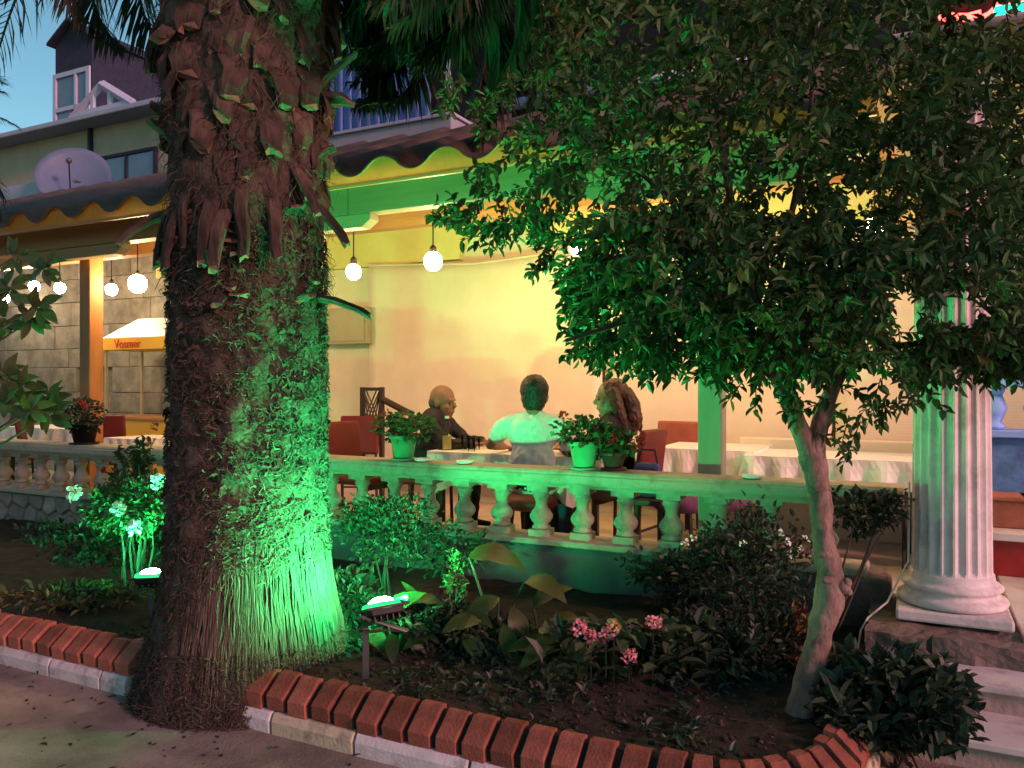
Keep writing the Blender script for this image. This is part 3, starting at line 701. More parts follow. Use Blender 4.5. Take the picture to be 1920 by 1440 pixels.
# ------------------------------------------------------------------ fluted column and entablature
CX, CV = pd(1784, 720, 4.05), None
cw = toW(CX.x, CX.y, 0.36)
cl = thing('fluted_column', 'white fluted column on a round moulded base at right', 'column', (cw.x, cw.y, 0.36))
MB().box((cw.x, cw.y, 0.388), (0.50, 0.50, 0.056)).build('plinth', m_column, cl, bevel=.012)
g = MB(); g.lathe([(0.225, 0.417), (0.246, 0.425), (0.252, 0.44), (0.246, 0.456), (0.225, 0.464), (0.212, 0.472), (0.207, 0.485), (0.214, 0.494), (0.228, 0.504), (0.229, 0.516), (0.215, 0.528), (0.200, 0.534), (0.195, 0.545), (0.190, 0.575)], 48, (cw.x, cw.y, 0)); g.build('base', m_column, cl, smooth=True)
g = MB(); nf = 20; per = 6; zs = [0.575, 0.60, 0.62, 1.2, 1.8, 2.4, 2.85, 2.9]
for i, z in enumerate(zs):
    rr = 0.182 - 0.022 * (z - .575) / 2.3
    for k in range(nf * per):
        a = 2 * math.pi * k / (nf * per); ph = (k % per) / per
        d = 0.018 * math.sin(math.pi * max(0, (ph - 0.18)) / 0.82) if ph > .18 else 0
        if i in (0, len(zs) - 1): d = 0
        g.v.append(Vector((cw.x + (rr - d) * math.cos(a), cw.y + (rr - d) * math.sin(a), z)))
nk = nf * per
for i in range(len(zs) - 1):
    for k in range(nk): k2 = (k + 1) % nk; g.face((i * nk + k, i * nk + k2, (i + 1) * nk + k2, (i + 1) * nk + k))
g.build('shaft', m_column, cl)
g = MB(); g.lathe([(0.160, 2.9), (0.172, 2.91), (0.172, 2.925), (0.162, 2.94), (0.165, 3.0), (0.20, 3.05), (0.24, 3.075), (0.24, 3.09)], 40, (cw.x, cw.y, 0)); g.build('capital', m_column, cl, smooth=True)
MB().box((cw.x, cw.y, 3.122), (0.52, 0.52, 0.062)).build('abacus', m_column, cl, bevel=.008)
en = thing('entablature', 'pinkish plaster entrance beam above the fluted column', 'beam', (cw.x, cw.y, 3.155))
MB().span((cw.x - .24, cw.y - .2, 3.155), (cw.x + 3.5, cw.y + .2, 3.21)).build('beam', m_column, en, bevel=.01)
MB().span((cw.x - .28, cw.y - .25, 3.212), (cw.x + 3.5, cw.y + .25, 3.25)).build('cornice', m_column, en, bevel=.015)
MB().span((cw.x - .2, cw.y + .2, 3.16), (cw.x + .2, 3.0, 3.20)).build('side_beam', m_column, en)
# neon sign above it
ns = thing('neon_sign', 'glowing red neon sign with green underline seen through leaves at upper right', 'sign', (cw.x + .2, cw.y - .1, 3.25))
for k in range(4):
    u0 = cw.x - .06 + k * .27
    for j in range(3):
        pts = [(u0 + .13 + .13 * math.cos(a), cw.y - .16, 3.42 + .09 * math.sin(a) - .03 * j + .015 * j * k) for a in [R(40 + j * 70 + q * 26) for q in range(8)]]
        MB().tube(pts, .017, 6).build('neon_tube', m_neonr, ns)
    MB().tube([(u0 + .16, cw.y - .10, 3.252), (u0 + .16, cw.y - .10, 3.58)], .012, 6).build('bracket', m_metal, ns)
MB().tube([(cw.x + .17, cw.y - .17, 3.30), (cw.x + 1.6, cw.y - .17, 3.30)], .024, 8).build('underline_tube', m_neong, ns)
MB().span((cw.x - .1, cw.y - .12, 3.27), (cw.x + 1.7, cw.y - .105, 3.6)).build('backing', m_metal, ns)
# cable running down the column
e0 = pv(1702, 930, cw.y - .19 + .0)
cpts = [(cw.x - .19, cw.y - .06, 1.02), (cw.x - .195, cw.y - .07, .62), (cw.x - .25, cw.y - .10, .50), (cw.x - .29, cw.y - .16, .42), (2.262, -.52, .345), (2.235, -.60, .30), (2.225, -.70, .22), (2.23, -.74, .13)]
MB().tube(cpts, .0055, 6).build('power_cable', m_cable, org=(2.23, -.74, .13), smooth=True, label='white cable running down from the column over the rough block', category='cable')

# ------------------------------------------------------------------ right side: blue stair balustrade, ledge, planters
rs = thing('blue_side_wall', 'blue stucco side wall topped by pale blue balusters behind the column', 'wall', (3.9, 1.5, 0.25))
s0 = pv(1800, 810, 1.5); zt_ = pv(1885, 812, 1.5).z
MB().span((s0.x, 1.5, 0.36), (8.0, 1.7, zt_ - .03)).build('wall', m_bluew, rs)
MB().span((s0.x, 1.46, zt_ - .03), (8.0, 1.74, zt_ + .02)).build('coping', m_bluep, rs, bevel=.006)
zr = pv(1885, 720, 1.5).z
MB().span((s0.x, 1.48, zr - .02), (8.0, 1.72, zr + .09)).build('rail', m_bluep, rs, bevel=.012)
g = MB(); hgt = zr - zt_ - .04; g.lathe([(.05, 0), (.075, .01), (.075, .03), (.05, .05), (.07, .10), (.085, .15), (.07, .20), (.05, .26), (.045, hgt - .08), (.07, hgt - .03), (.075, hgt)], 16)
bme = g.mesh('baluster', m_bluep, smooth=True)
for k in range(8): inst('baluster', bme, rs, (pv(1862, 760, 1.6).x + k * .26, 1.6, zt_ + .02))
lg = thing('red_counter', 'dark red painted cupboard with white ledge at the right edge', 'counter', (3.9, 0.7, 0.36))
l0 = pv(1846, 1000, .72); lz = pv(1880, 998, .72).z
MB().span((l0.x - .25, .74, .36), (7, 1.3, lz - .05)).build('body', m_redp, lg, bevel=.006)
MB().span((l0.x - .28, .70, lz - .05), (7, 1.34, lz)).build('ledge', m_marble, lg, bevel=.006)
for k, (px, lab) in enumerate(((1885, 'terracotta trough on the white ledge beside the column'), (1990, 'second terracotta trough on the white ledge, cut by the frame'))):
    q = pv(px, 985, .95); pt = thing('flower_trough', lab, 'planter', (q.x, .98, lz), group='terracotta troughs on the ledge')
    g = MB(); g.box((q.x, .98, lz + .085), (.34, .2, .17)); 
    for i in range(4): pass
    for i in range(4, 8): c_ = Vector((q.x, .98, 0)); g.v[i] = c_ + (g.v[i] - c_) * 1.0 + Vector(((g.v[i].x - q.x) * .12, (g.v[i].y - .98) * .12, 0))
    g.build('pot', m_terra, pt, bevel=.01); MB().box((q.x, .98, lz + .185), (.42, .26, .03)).build('rim', m_terra, pt, bevel=.008)
# ================================================================== LAMPS
def bulb(px, py, v, label, r=0.05, mat=None, shade=False):
    p = pv(px, py, v)
    b = thing('hanging_bulb', label, 'light bulb', (p.x, v, p.z), group='bulbs hanging under the terrace roof')
    zc = 3.02 + (v - EV) * TP - AMP - 0.02
    MB().tube([(p.x, v, p.z + .12), (p.x, v, zc)], .006, 6).build('cord', m_cord, b)
    MB().lathe([(.026, .06), (.030, .065), (.026, .11), (.010, .13)], 10, p).build('socket', m_cord, b)
    MB().ell(p, (r * 1.42, r * 1.42, r * 1.5), 16, 10).build('globe', mat or m_bulb, b, smooth=True)  # globe made larger than the bulb so its size stands for glare
bulb(812, 490, .50, 'bright warm bulb hanging above and left of the man in white', 0.052)
bulb(663, 510, .50, 'bright warm bulb just right of the palm trunk', 0.045)
bulb(1082, 465, 1.30, 'warm bulb shining through the left edge of the leafy tree', 0.045)
bulb(258, 532, .50, 'large warm bulb between the orange post and the palm trunk', 0.062)
bulb(209, 543, 1.75, 'smaller white bulb beside the large warm bulb', 0.05, m_bulbw, True)
bulb(112, 540, 1.30, 'warm bulb behind broad leaves just left of the orange post', 0.045)
bulb(64, 537, 1.75, 'bulb behind broad leaves near the left edge', 0.05, m_bulbw)
bulb(1330, 440, 1.30, 'bulb hidden deep behind the leafy tree crown', 0.045)
bulb(1640, 425, .60, 'bulb behind the leafy tree near the column', 0.045)
bulb(8, 560, 2.1, 'white bulb at the far left edge of the terrace', 0.05, m_bulbw)

def flood(p, label, aim, stake, tilt_mat=m_green):
    """a garden floodlight: housing with a bright glass on its upper face, on a yoke and ground stake (world frame)"""
    f = thing('garden_floodlight', label, 'floodlight', (p.x, p.y, 0.14), frame='x', group='green floodlights in the planting bed')
    q = aim.to_track_quat('Z', 'Y').to_matrix()
    def T(m): m.v = [p + q @ v for v in m.v]; return m
    T(MB().box((0, 0, -.018), (.15, .10, .034), top=1.12)).build('housing', m_metal, f, bevel=.006)
    for k in range(5): T(MB().box((-.06 + k * .03, 0, -.046), (.006, .08, .022))).build('cooling_fin', m_metal, f)
    dm_ = MB().lathe([(.052, .004), (.052, .012), (.046, .030), (.030, .044), (.004, .050)], 16); dm_.v = [Vector((v.x * 1.25, v.y * .9, v.z)) for v in dm_.v]; T(dm_).build('lamp_glass', tilt_mat, f)
    ring_ = MB().tube([(.062 * math.cos(a_) * 1.25, .062 * math.sin(a_) * .9, .010) for a_ in [k_ * math.pi / 12 for k_ in range(25)]], .015, 8, cap=False); T(ring_).build('halo_ring', m_greenhalo, f)  # added ring, its glow stands for the lamp's halo
    T(MB().box((-.098, 0, .016), (.004, .15, .036))).build('shroud', m_metal, f)  # added plate that blocks low light towards the palm foot
    T(MB().box((0, 0, .0015), (.19, .13, .003))).build('reflector_plate', m_grey, f)
    g = MB()
    for s in (-1, 1): g.box((s * .1, 0, 0), (.006, .13, .010))
    g.box((0, .068, 0), (.206, .006, .010)); g.box((0, -.068, 0), (.206, .006, .010)); T(g).build('bezel', m_metal, f)
    MB().tube([p + q @ Vector((-.11, 0, -.02)), p + Vector((-.11, 0, -.10)), p + Vector((.11, 0, -.10)), p + q @ Vector((.11, 0, -.02))], .009, 6).build('yoke', m_grey, f)
    MB().box((stake.x, stake.y, (p.z - .11 + .1) / 2), (.028, .012, p.z - .11 - .1 + .02)).build('stake', m_grey, f)
    MB().tube([p + Vector((0, 0, -.10)), Vector((stake.x, stake.y, p.z - .115))], .008, 6).build('bracket', m_grey, f)
    return f
L1 = pd(716, 1140, 3.60); flood(L1, 'green floodlight right of the palm trunk shining up over big leaves', Vector((-.22, .30, 1)), pd(686, 1200, 3.62))
L2 = pd(284, 1082, 4.60); flood(L2, 'green floodlight left of the palm trunk shining up the shrub', Vector((-.02, .10, 1)), L2, m_green2)

# ================================================================== FURNITURE
def chair(name, label, u, v, rz, mat, group, zf=0.25):
    c = thing(name, label, 'chair', (0, 0, 0), 'x', group)
    MB().box((0, 0, .44), (.43, .42, .06)).build('seat', mat, c, bevel=.02)
    g = MB()
    for k in range(6):
        pass
    MB().box((0, -.215, .74), (.42, .05, .40), rx=R(8)).build('backrest', mat, c, bevel=.022)
    for x in (-.185, .185):
        MB().tube([(x, .18, 0), (x * .95, .17, .42)], .016, 6).build('leg', m_chairleg, c)
        MB().tube([(x, -.22, 0), (x * .97, -.19, .44), (x * .97, -.24, .90)], .016, 6).build('leg', m_chairleg, c)
    MB().box((0, .17, .385), (.36, .025, .05)).build('apron', m_chairleg, c)
    MB().tube([(-.18, -.2, .2), (.18, -.2, .2)], .010, 6).build('stretcher', m_chairleg, c)
    p = W(u, v, zf); c.location = p; c.rotation_euler = (0, 0, ANG + rz); return c
CG = 'chairs on the terrace'
chair('chair', 'red chair under the man in the dark jacket', -1.36, 1.02, R(-78), m_redch, CG)
chair('chair', 'red chair under the long haired woman', .52, .86, R(82), m_redch, CG)
q = pv(662, 800, 1.6); chair('chair', 'empty red chair against the cream wall right of the palm trunk', q.x, 1.6, R(200), m_redch, CG)
q = pv(705, 850, .8); chair('chair', 'empty red chair with its low seat beside the flower pot', q.x - .12, .75, R(-95), m_redch, CG)
q = pv(1252, 830, 1.9); chair('chair', 'rust red chair behind the white cloth near the green post', q.x, 1.9, R(170), m_rustch, CG)
q = pv(80, 815, .9); chair('chair', 'red chair at the left table before the orange post', q.x, .9, R(-40), m_redch, CG)
q = pv(215, 820, 1.0); chair('chair', 'red chair in front of the yellow cart', q.x, 1.0, R(30), m_redch, CG)
q = pv(15, 805, 1.5); chair('chair', 'red chair at the far left edge of the terrace', q.x, 1.5, R(190), m_redch, CG)
def stool(u, v, lab, mat=None, dz=.05):
    c = thing('cushioned_stool', lab, 'stool', (u, v, .25), group='cushioned stools')
    g = MB(); g.lathe([(.02, .60), (.17, .60), (.205, .63), (.20, .67), (.15, .705), (.02, .715)], 20, (u, v, dz)); g.build('cushion', mat or m_purple, c, smooth=True)
    for a in range(4):
        x = math.cos(a * math.pi / 2 + .7); y = math.sin(a * math.pi / 2 + .7)
        MB().tube([(u + x * .17, v + y * .17, .25), (u + x * .13, v + y * .13, .605 + dz)], .014, 6).build('leg', m_chairleg, c)
stool(-.07, .44, 'red topped stool under the man in the white shirt', m_redch, .0)
q = pv(1278, 860, .55); stool(q.x, .55, 'purple cushioned stool left of the green post')
q = pv(1348, 860, .80); stool(q.x, .80, 'purple cushioned stool right of the green post')
def table(lab, clab, u0, u1, v0, v1, zt=0.965, drop=.24, tri=True, xleg=False):
    t = thing('table', lab, 'table', ((u0 + u1) / 2, (v0 + v1) / 2, .25), group='tables on the terrace')
    MB().span((u0, v0, zt - .035), (u1, v1, zt)).build('tabletop', m_woodh, t, bevel=.006)
    for uu in (u0 + .08, u1 - .08):
        if xleg:
            MB().tube([(uu, v0 + .05, .25), (uu, v1 - .05, zt - .04)], .016, 6).build('leg', m_chairleg, t)
            MB().tube([(uu + .035, v1 - .05, .25), (uu + .035, v0 + .05, zt - .04)], .016, 6).build('leg', m_chairleg, t)
        else:
            for vv in (v0 + .08, v1 - .08): MB().box((uu, vv, (zt - .035 + .25) / 2), (.05, .05, zt - .285)).build('leg', m_chairleg, t, bevel=.004)
    c = MB(); e = .012; cx, cy = (u0 + u1) / 2, (v0 + v1) / 2; ring = []
    N_ = 40
    def edge(a):                                   # walk round the table edge
        per = 2 * ((u1 - u0) + (v1 - v0)); d = a * per; w = u1 - u0; h = v1 - v0
        if d < w: return u0 + d, v0, 0, -1
        d -= w
        if d < h: return u1, v0 + d, 1, 0
        d -= h
        if d < w: return u1 - d, v1, 0, 1
        d -= w; return u0, v1 - d, -1, 0
    n = 96
    top = len(c.v)
    for i in range(n):
        x, y, nx, ny = edge(i / n); c.v.append(Vector((x + nx * e, y + ny * e, zt + .006)))
    for k in range(1, 4):
        for i in range(n):
            x, y, nx, ny = edge(i / n); cor = min(abs(x - u0) + abs(y - v0), abs(x - u1) + abs(y - v0), abs(x - u0) + abs(y - v1), abs(x - u1) + abs(y - v1))
            dr = drop * (1 + (0.55 * max(0, 1 - cor / .3) if tri else 0)); w = .012 * k * math.sin(i * 1.1) + .008 * k
            c.v.append(Vector((x + nx * (e + w), y + ny * (e + w), zt + .006 - dr * k / 3)))
    c.face([top + i for i in range(n)])
    for k in range(3):
        for i in range(n):
            i2 = (i + 1) % n; c.face((k * n + i, (k + 1) * n + i, (k + 1) * n + i2, k * n + i2))
    o = c.build('tablecloth', m_cloth, org=(cx, cy, zt), category='tablecloth', label=clab, group='white tablecloths'); s = o.modifiers.new('t', 'SOLIDIFY'); s.thickness = .003; s.offset = 1
    return zt + .008
ZT = table('wooden table between the three seated people', 'white tablecloth on the table between the three seated people', -1.08, .22, .62, 1.32)
q0 = pv(1395, 870, 1.15); q1 = pv(1720, 870, 1.15)
table('long table on crossed legs behind the tree trunk', 'white tablecloth on the long table behind the tree trunk', q0.x, q1.x, 1.15, 1.85, .985, .2, False, True)
q0 = pv(1262, 845, 1.75); table('small table behind the green post', 'white tablecloth on the small table behind the green post', q0.x - .02, q0.x + .75, 1.35, 2.1, 1.0, .25)
q0 = pv(-20, 815, 1.0); q1 = pv(118, 815, 1.0); table('table at the left before the orange post', 'pale tablecloth on the table at the left edge', q0.x, q1.x, 1.15, 1.9, .98, .16)
q0 = pv(205, 830, .6); q1 = pv(278, 830, .6); table('small table before the yellow cart', 'pale tablecloth on the small table before the yellow cart', q0.x, q1.x, .55, 1.1, .96, .16)
# cream bench back by the wall
q0 = pv(1385, 820, 2.1); q1 = pv(1475, 820, 2.1)
bc = thing('wall_bench', 'cream high backed bench against the blind right of the green post', 'bench', (q0.x, 2.1, .25))
MB().span((q0.x, 2.12, .25), (q1.x + 1.2, 2.2, q0.z)).build('backrest', m_cream, bc, bevel=.01); MB().span((q0.x, 1.87, .60), (q1.x + 1.2, 2.118, .70)).build('seat', m_cream, bc, bevel=.01)
for a in (q0.x + .05, q1.x + 1.15): MB().box((a, 1.92, .425), (.05, .05, .35)).build('leg', m_chairleg, bc)
# carved wooden screen with lattice
q0 = pv(680, 760, 1.9); q1 = pv(716, 760, 1.9); zz1 = pv(698, 726, 1.9).z
sn = thing('lattice_screen', 'dark carved wooden stair rail with lattice panel behind the flower pot', 'screen', (q0.x, 1.9, .25))
for uu in (q0.x, q1.x): MB().box((uu, 1.9, (.25 + zz1) / 2), (.04, .045, zz1 - .25)).build('post', m_chairleg, sn)
for zz in (zz1 - .02, zz1 - .33): MB().box(((q0.x + q1.x) / 2, 1.9, zz), (q1.x - q0.x, .04, .035)).build('crosspiece', m_chairleg, sn)
wd = q1.x - q0.x - .04
for k in range(-2, 3):
    for s in (-1, 1):
        a = Vector((q0.x + .02 + max(0, k * .08) , 1.9 + s * .006, zz1 - .30)); 
        x0 = q0.x + .03 + (k + 2) * wd / 5
        MB().tube([(x0, 1.9 + s * .006, zz1 - .31), (min(q1.x - .02, max(q0.x + .02, x0 + s * .14)), 1.9 + s * .006, zz1 - .04)], .009, 4).build('lath', m_chairleg, sn)
q2 = pv(770, 776, 1.9); q3 = pv(716, 748, 1.9)
g = MB(); g.tube([q3, q2], .035, 6); g.build('sloped_rail', m_chairleg, sn); MB().tube([(q2.x, 1.9, .25), q2], .025, 6).build('post', m_chairleg, sn)
# yellow vendor cart
q0 = pv(224, 645, 2.0); q1 = pv(365, 645, 2.0); zb_ = pv(270, 657, 2.0).z; zm = pv(270, 635, 2.0).z; ztop = pv(270, 598, 2.0).z
ct = thing('vendor_cart', 'yellow vendor cart with white sloping canopy half hidden by the palm trunk', 'cart', (q0.x, 2.0, .25))
MB().span((q0.x, 1.75, zb_), (q1.x, 2.35, zm)).build('canopy_band', m_carty, ct, bevel=.006)
g = MB(); g.v += [Vector((q0.x, 1.75, zm + .002)), Vector((q1.x, 1.75, zm + .002)), Vector((q1.x, 2.35, zm + .002)), Vector((q0.x, 2.35, zm + .002)),
                  Vector((q0.x + .38, 1.98, ztop)), Vector((q1.x - .3, 1.98, ztop)), Vector((q1.x - .3, 2.15, ztop)), Vector((q0.x + .38, 2.15, ztop))]
for q in ((3, 2, 1, 0), (4, 5, 6, 7), (0, 1, 5, 4), (1, 2, 6, 5), (2, 3, 7, 6), (3, 0, 4, 7)): g.face(q)
g.build('canopy_top', m_cartw, ct)
zc1 = pv(250, 785, 1.95).z
MB().span((q0.x - .02, 1.72, .42), (q1.x, 2.38, zc1)).build('counter', m_carty, ct, bevel=.01)
MB().span((q0.x - .05, 1.69, zc1 + .001), (q1.x + .03, 2.41, zc1 + .04)).build('worktop', m_woodh, ct, bevel=.006)
for uu in (q0.x + .03, q1.x - .03):
    for vv in (1.79, 2.31): MB().box((uu, vv, (zc1 + .04 + zb_) / 2), (.03, .03, zb_ - zc1 - .04)).build('post', m_box, ct)
for uu in (q0.x + .2, q1.x - .2):
    MB().tube([(uu, 1.74, .42), (uu, 1.78, .42)], .17, 16).build('wheel', m_metal, ct)
def text(body, size, p, parent, mat, name='lettering'):
    cu = bpy.data.curves.new(name, 'FONT'); cu.body = body; cu.size = size; cu.extrude = .004; cu.align_x = 'LEFT'
    tmp = bpy.data.objects.new('tmp', cu); me = bpy.data.meshes.new_from_object(tmp); me.materials.clear(); me.materials.append(mat)
    bpy.data.objects.remove(tmp); o = bpy.data.objects.new(name, me); COL.objects.link(o); o.parent = parent
    o.location = Vector(p) - Vector(ORG[parent.name]); o.rotation_euler = (R(90), 0, 0); ORG[o.name] = ORG[parent.name]; return o
text('Vosmer', .15, (q0.x + .24, 1.744, zb_ + .025), ct, m_redtxt)
text('V', .30, (q0.x + .26, 1.714, zc1 - .27), ct, m_redtxt)

# table ware
def at_table(px, v): return pv(px, 800, v).x
b = thing('juice_bottle', 'clear bottle half full of yellow drink on the table', 'bottle', (at_table(838, .76), .76, ZT))
bx = at_table(838, .76)
MB().lathe([(.036, .0), (.040, .006), (.041, .17), (.034, .20), (.016, .235), (.015, .265)], 16, (bx, .76, ZT)).build('glass', m_glass, b, smooth=True)
MB().lathe([(.033, .006), (.0365, .012), (.0365, .115), (.0365, .118)], 14, (bx, .76, ZT)).build('drink', m_juice, b, smooth=True)
MB().lathe([(.018, .262), (.018, .282)], 12, (bx, .76, ZT)).build('cap', m_cartw, b)
for px, v, lab in ((872, .80, 'tall clear glass beside the juice bottle'), (893, .86, 'second clear glass nearest the man in white'), (884, .72, 'low clear glass between the two tall glasses')):
    x = at_table(px, v); h = .13 if 'tall' in lab else .10
    MB().lathe([(.026, 0), (.028, .004), (.035, h), (.032, h), (.026, .008)], 14, (x, v, ZT)).build('drinking_glass', m_glass, org=(x, v, ZT), smooth=True, label=lab, category='glass', group='glasses on the table')
x = at_table(865, 1.02)
MB().lathe([(.05, 0), (.09, .012), (.095, .016), (.05, .006)], 18, (x, 1.02, ZT)).build('plate', m_cartw, org=(x, 1.02, ZT), smooth=True, label='small white plate behind the glasses', category='plate')
for px, lab in ((793, 'small pale saucer on the rail right of the left flower pot'), (872, 'small pale saucer on the rail below the juice bottle'), (1410, 'small pale dish on the rail right of the green post')):
    x = pv(px, 880, -.03).x
    MB().lathe([(.045, 0), (.06, .008), (.065, .022), (.058, .022), (.04, .008)], 16, (x, -.03, .96)).build('saucer', m_cartw, org=(x, -.03, .96), smooth=True, label=lab, category='saucer', group='saucers on the rail')

# ================================================================== PEOPLE
TEX = {}
def fuse(mb, name, mat, parent, voxel, smooth=6, fold=0, fsize=.06):
    o = mb.build(name, mat, parent, smooth=True)
    r = o.modifiers.new('remesh', 'REMESH'); r.mode = 'VOXEL'; r.voxel_size = voxel; r.use_smooth_shade = True
    s = o.modifiers.new('smooth', 'SMOOTH'); s.iterations = smooth; s.factor = .5
    if fold:
        if fsize not in TEX:
            tx = bpy.data.textures.new('folds', 'CLOUDS'); tx.noise_scale = fsize; tx.noise_depth = 2; TEX[fsize] = tx
        d = o.modifiers.new('folds', 'DISPLACE'); d.texture = TEX[fsize]; d.strength = fold; d.mid_level = .5
    return o
def hand(mb, wrist, d, palm_n, curl=.5, thumb=1):
    d = d.normalized(); n = palm_n - d * palm_n.dot(d); n.normalize(); s = d.cross(n)
    rot = Matrix((s, d, n)).transposed()
    mb.ell(wrist + d * .05, (.040, .052, .017), 10, 7, rot)
    for k, L in enumerate((.062, .072, .068, .052)):
        b = wrist + d * .088 + s * (-.030 + .020 * k); e1 = b + d * L * .5 - n * L * .12 * curl; e2 = e1 + (d * .7 - n * curl).normalized() * L * .5
        mb.tube([b - d * .01, b, e1, e2], [.0095, .0095, .009, .007], 7)
    b = wrist + d * .03 + s * (-.034) * thumb
    mb.tube([b, b + (d * .5 - s * thumb * .8).normalized() * .035, b + (d * .9 - s * thumb * .35).normalized() * .068 - n * .01], [.012, .011, .008], 7)
def head(mb, c, f, up, k=1.0):
    """c = head centre, f = facing direction"""
    f = f.normalized(); s = f.cross(up).normalized(); up = s.cross(f); rot = Matrix((s, f, up)).transposed()
    def T(x, y, z): return c + rot @ (Vector((x, y, z)) * k)
    mb.ell(T(0, -.012, .03), (.078 * k, .098 * k, .095 * k), 18, 12, rot)
    mb.ell(T(0, .025, -.045), (.060 * k, .066 * k, .075 * k), 14, 10, rot)
    mb.ell(T(0, .052, -.092), (.032 * k, .028 * k, .026 * k), 10, 7, rot)
    mb.tube([T(0, .085, .012), T(0, .108, -.022), T(0, .098, -.034)], [.009 * k, .014 * k, .012 * k], 8)
    mb.ell(T(0, .083, .022), (.045 * k, .014 * k, .010 * k), 10, 6, rot)
    mb.ell(T(0, .088, -.062), (.024 * k, .010 * k, .010 * k), 10, 6, rot)
    for e in (-1, 1): mb.ell(T(.078 * e, -.005, -.01), (.010 * k, .020 * k, .032 * k), 8, 6, rot); mb.ell(T(.036 * e, .062, -.03), (.022 * k, .02 * k, .02 * k), 8, 6, rot)
    mb.tube([T(0, -.035, -.06), T(0, -.045, -.16)], [.052 * k, .058 * k], 12)
    return T, rot
def person(label, u, v, yaw, headyaw, top_mat, leg_mat, lean=.0, larm=None, rarm=None, sleeve='long', hairfn=None, skin=m_skin, hscale=1.0, side=0.0, zf=.25, build_=1.0, hz=0):
    """seated; yaw turns the body: 0 faces +v (away from the street)"""
    P = thing('person', label, 'person', (u, v, zf))
    cy, sy = math.cos(yaw), math.sin(yaw)
    def T(x, y, z): return Vector((u + x * cy - y * sy, v + x * sy + y * cy, zf + z))
    hip = T(0, 0, .53); waist = T(side * .3, lean * .3, .70); chest = T(side * .7, lean * .8, .90); neck = T(side, lean, 1.035)
    hc = T(side * 1.1, lean * 1.15 + .035, 1.17 + hz)
    skinm = MB(); topm = MB(); legm = MB()
    def torso(m, g):
        cyw = Matrix.Rotation(yaw, 3, 'Z')
        m.ell(T(0, 0, .52), (.175 * build_ + g, .125 + g, .11 + g), 14, 9, cyw)
        m.ell(waist, (.155 * build_ + g, .115 + g, .17 + g), 14, 9, cyw); m.ell(chest, (.175 * build_ + g, .118 + g, .17 + g), 14, 9, cyw)
        for e in (-1, 1): m.tube([T(side * .95 + e * .03, lean, 1.00), T(side * .9 + e * .185 * build_, lean * .92, .965)], [.062 + g, .068 + g], 10)
        m.ell(T(side, lean * .95, .985), (.115 + g, .075 + g, .055 + g), 12, 8, cyw)
    torso(skinm, -.012); torso(topm, .006)
    def limb(pts, rs, m, g=0): m.tube(pts, [r + g for r in rs], 12)
    for e, arm in ((-1, larm), (1, rarm)):
        sh = T(side * .9 + e * .195 * build_, lean * .92, .955); el = T(*arm[0]); wr = T(*arm[1])
        skinm.ell(sh, .05); limb([sh, sh.lerp(el, .5), el], [.050, .046, .040], skinm); limb([el, el.lerp(wr, .35), wr], [.040, .040, .027], skinm)
        skinm.ell(el, .041); hand(skinm, wr, wr - el, Vector((0, 0, 1)), .6, thumb=-e)
        topm.ell(sh, .068)
        if sleeve == 'long':
            limb([sh, sh.lerp(el, .5), el], [.068, .060, .054], topm); topm.ell(el, .055); limb([el, el.lerp(wr, .4), el.lerp(wr, .93)], [.054, .050, .040], topm)
        elif sleeve == 'short': limb([sh, sh.lerp(el, .68)], [.070, .068], topm)
    for e in (-1, 1):
        h = T(e * .09, .02, .50); kn = T(e * .12, .43, .50); an = T(e * .12, .40, .085); to = T(e * .13, .56, .04)
        limb([h, h.lerp(kn, .5), kn], [.075, .066, .052], skinm); limb([kn, kn.lerp(an, .35), an], [.05, .048, .034], skinm)
        limb([h, h.lerp(kn, .5), kn], [.092, .082, .066], legm); legm.ell(kn, .066); limb([kn, kn.lerp(an, .4), an], [.066, .06, .052], legm)
        sm = MB(); sm.tube([an + Vector((0, 0, -.02)), an.lerp(to, .3) + Vector((0, 0, -.02)), to], [.045, .046, .036], 10, flat=.8); sm.box(an.lerp(to, .45) + Vector((0, 0, -.048)), (.08, .08, .02)); sm.build('shoe', m_black, P, smooth=True)
    legm.ell(hip + Vector((0, 0, -.01)), (.175, .14, .10), 14, 9, Matrix.Rotation(yaw, 3, 'Z'))
    f = Vector((-math.sin(headyaw), math.cos(headyaw), -.05)); HT, rot = head(skinm, hc, f, Vector((0, 0, 1)), hscale)
    skinm.tube([hc + Vector((0, 0, -.08)), neck], [.055, .062], 12)
    fuse(skinm, 'body', skin, P, .008, 4); fuse(topm, 'top', top_mat, P, .010, 5, .038, .075); fuse(legm, 'trousers', leg_mat, P, .012, 5, .03, .08)
    e = MB(); 
    for s_ in (-1, 1): e.ell(HT(.034 * s_, .080, -.004), (.012, .008, .008), 8, 6, rot)
    e.build('eyes', m_eye, P, smooth=True)
    if hairfn: hairfn(P, HT, rot, T)
    return P
def hair_short(P, HT, rot, T):
    h = MB(); k = 1.22
    h.ell(HT(0, -.022, .044), (.090 * k, .106 * k, .096 * k), 18, 12, rot); h.ell(HT(0, -.055, -.02), (.078 * k, .062 * k, .085 * k), 14, 9, rot)
    for s_ in (-1, 1): h.ell(HT(.075 * s_, .01, .0), (.016, .03, .045), 8, 6, rot)
    fuse(h, 'hair', m_hair, P, .007, 2, .014, .02)
def hair_grey(P, HT, rot, T):
    h = MB(); k = 1.2; h.ell(HT(0, -.040, -.005), (.081 * k, .074 * k, .062 * k), 18, 10, rot)
    fuse(h, 'cropped_hair', m_grayhair, P, .008, 2)
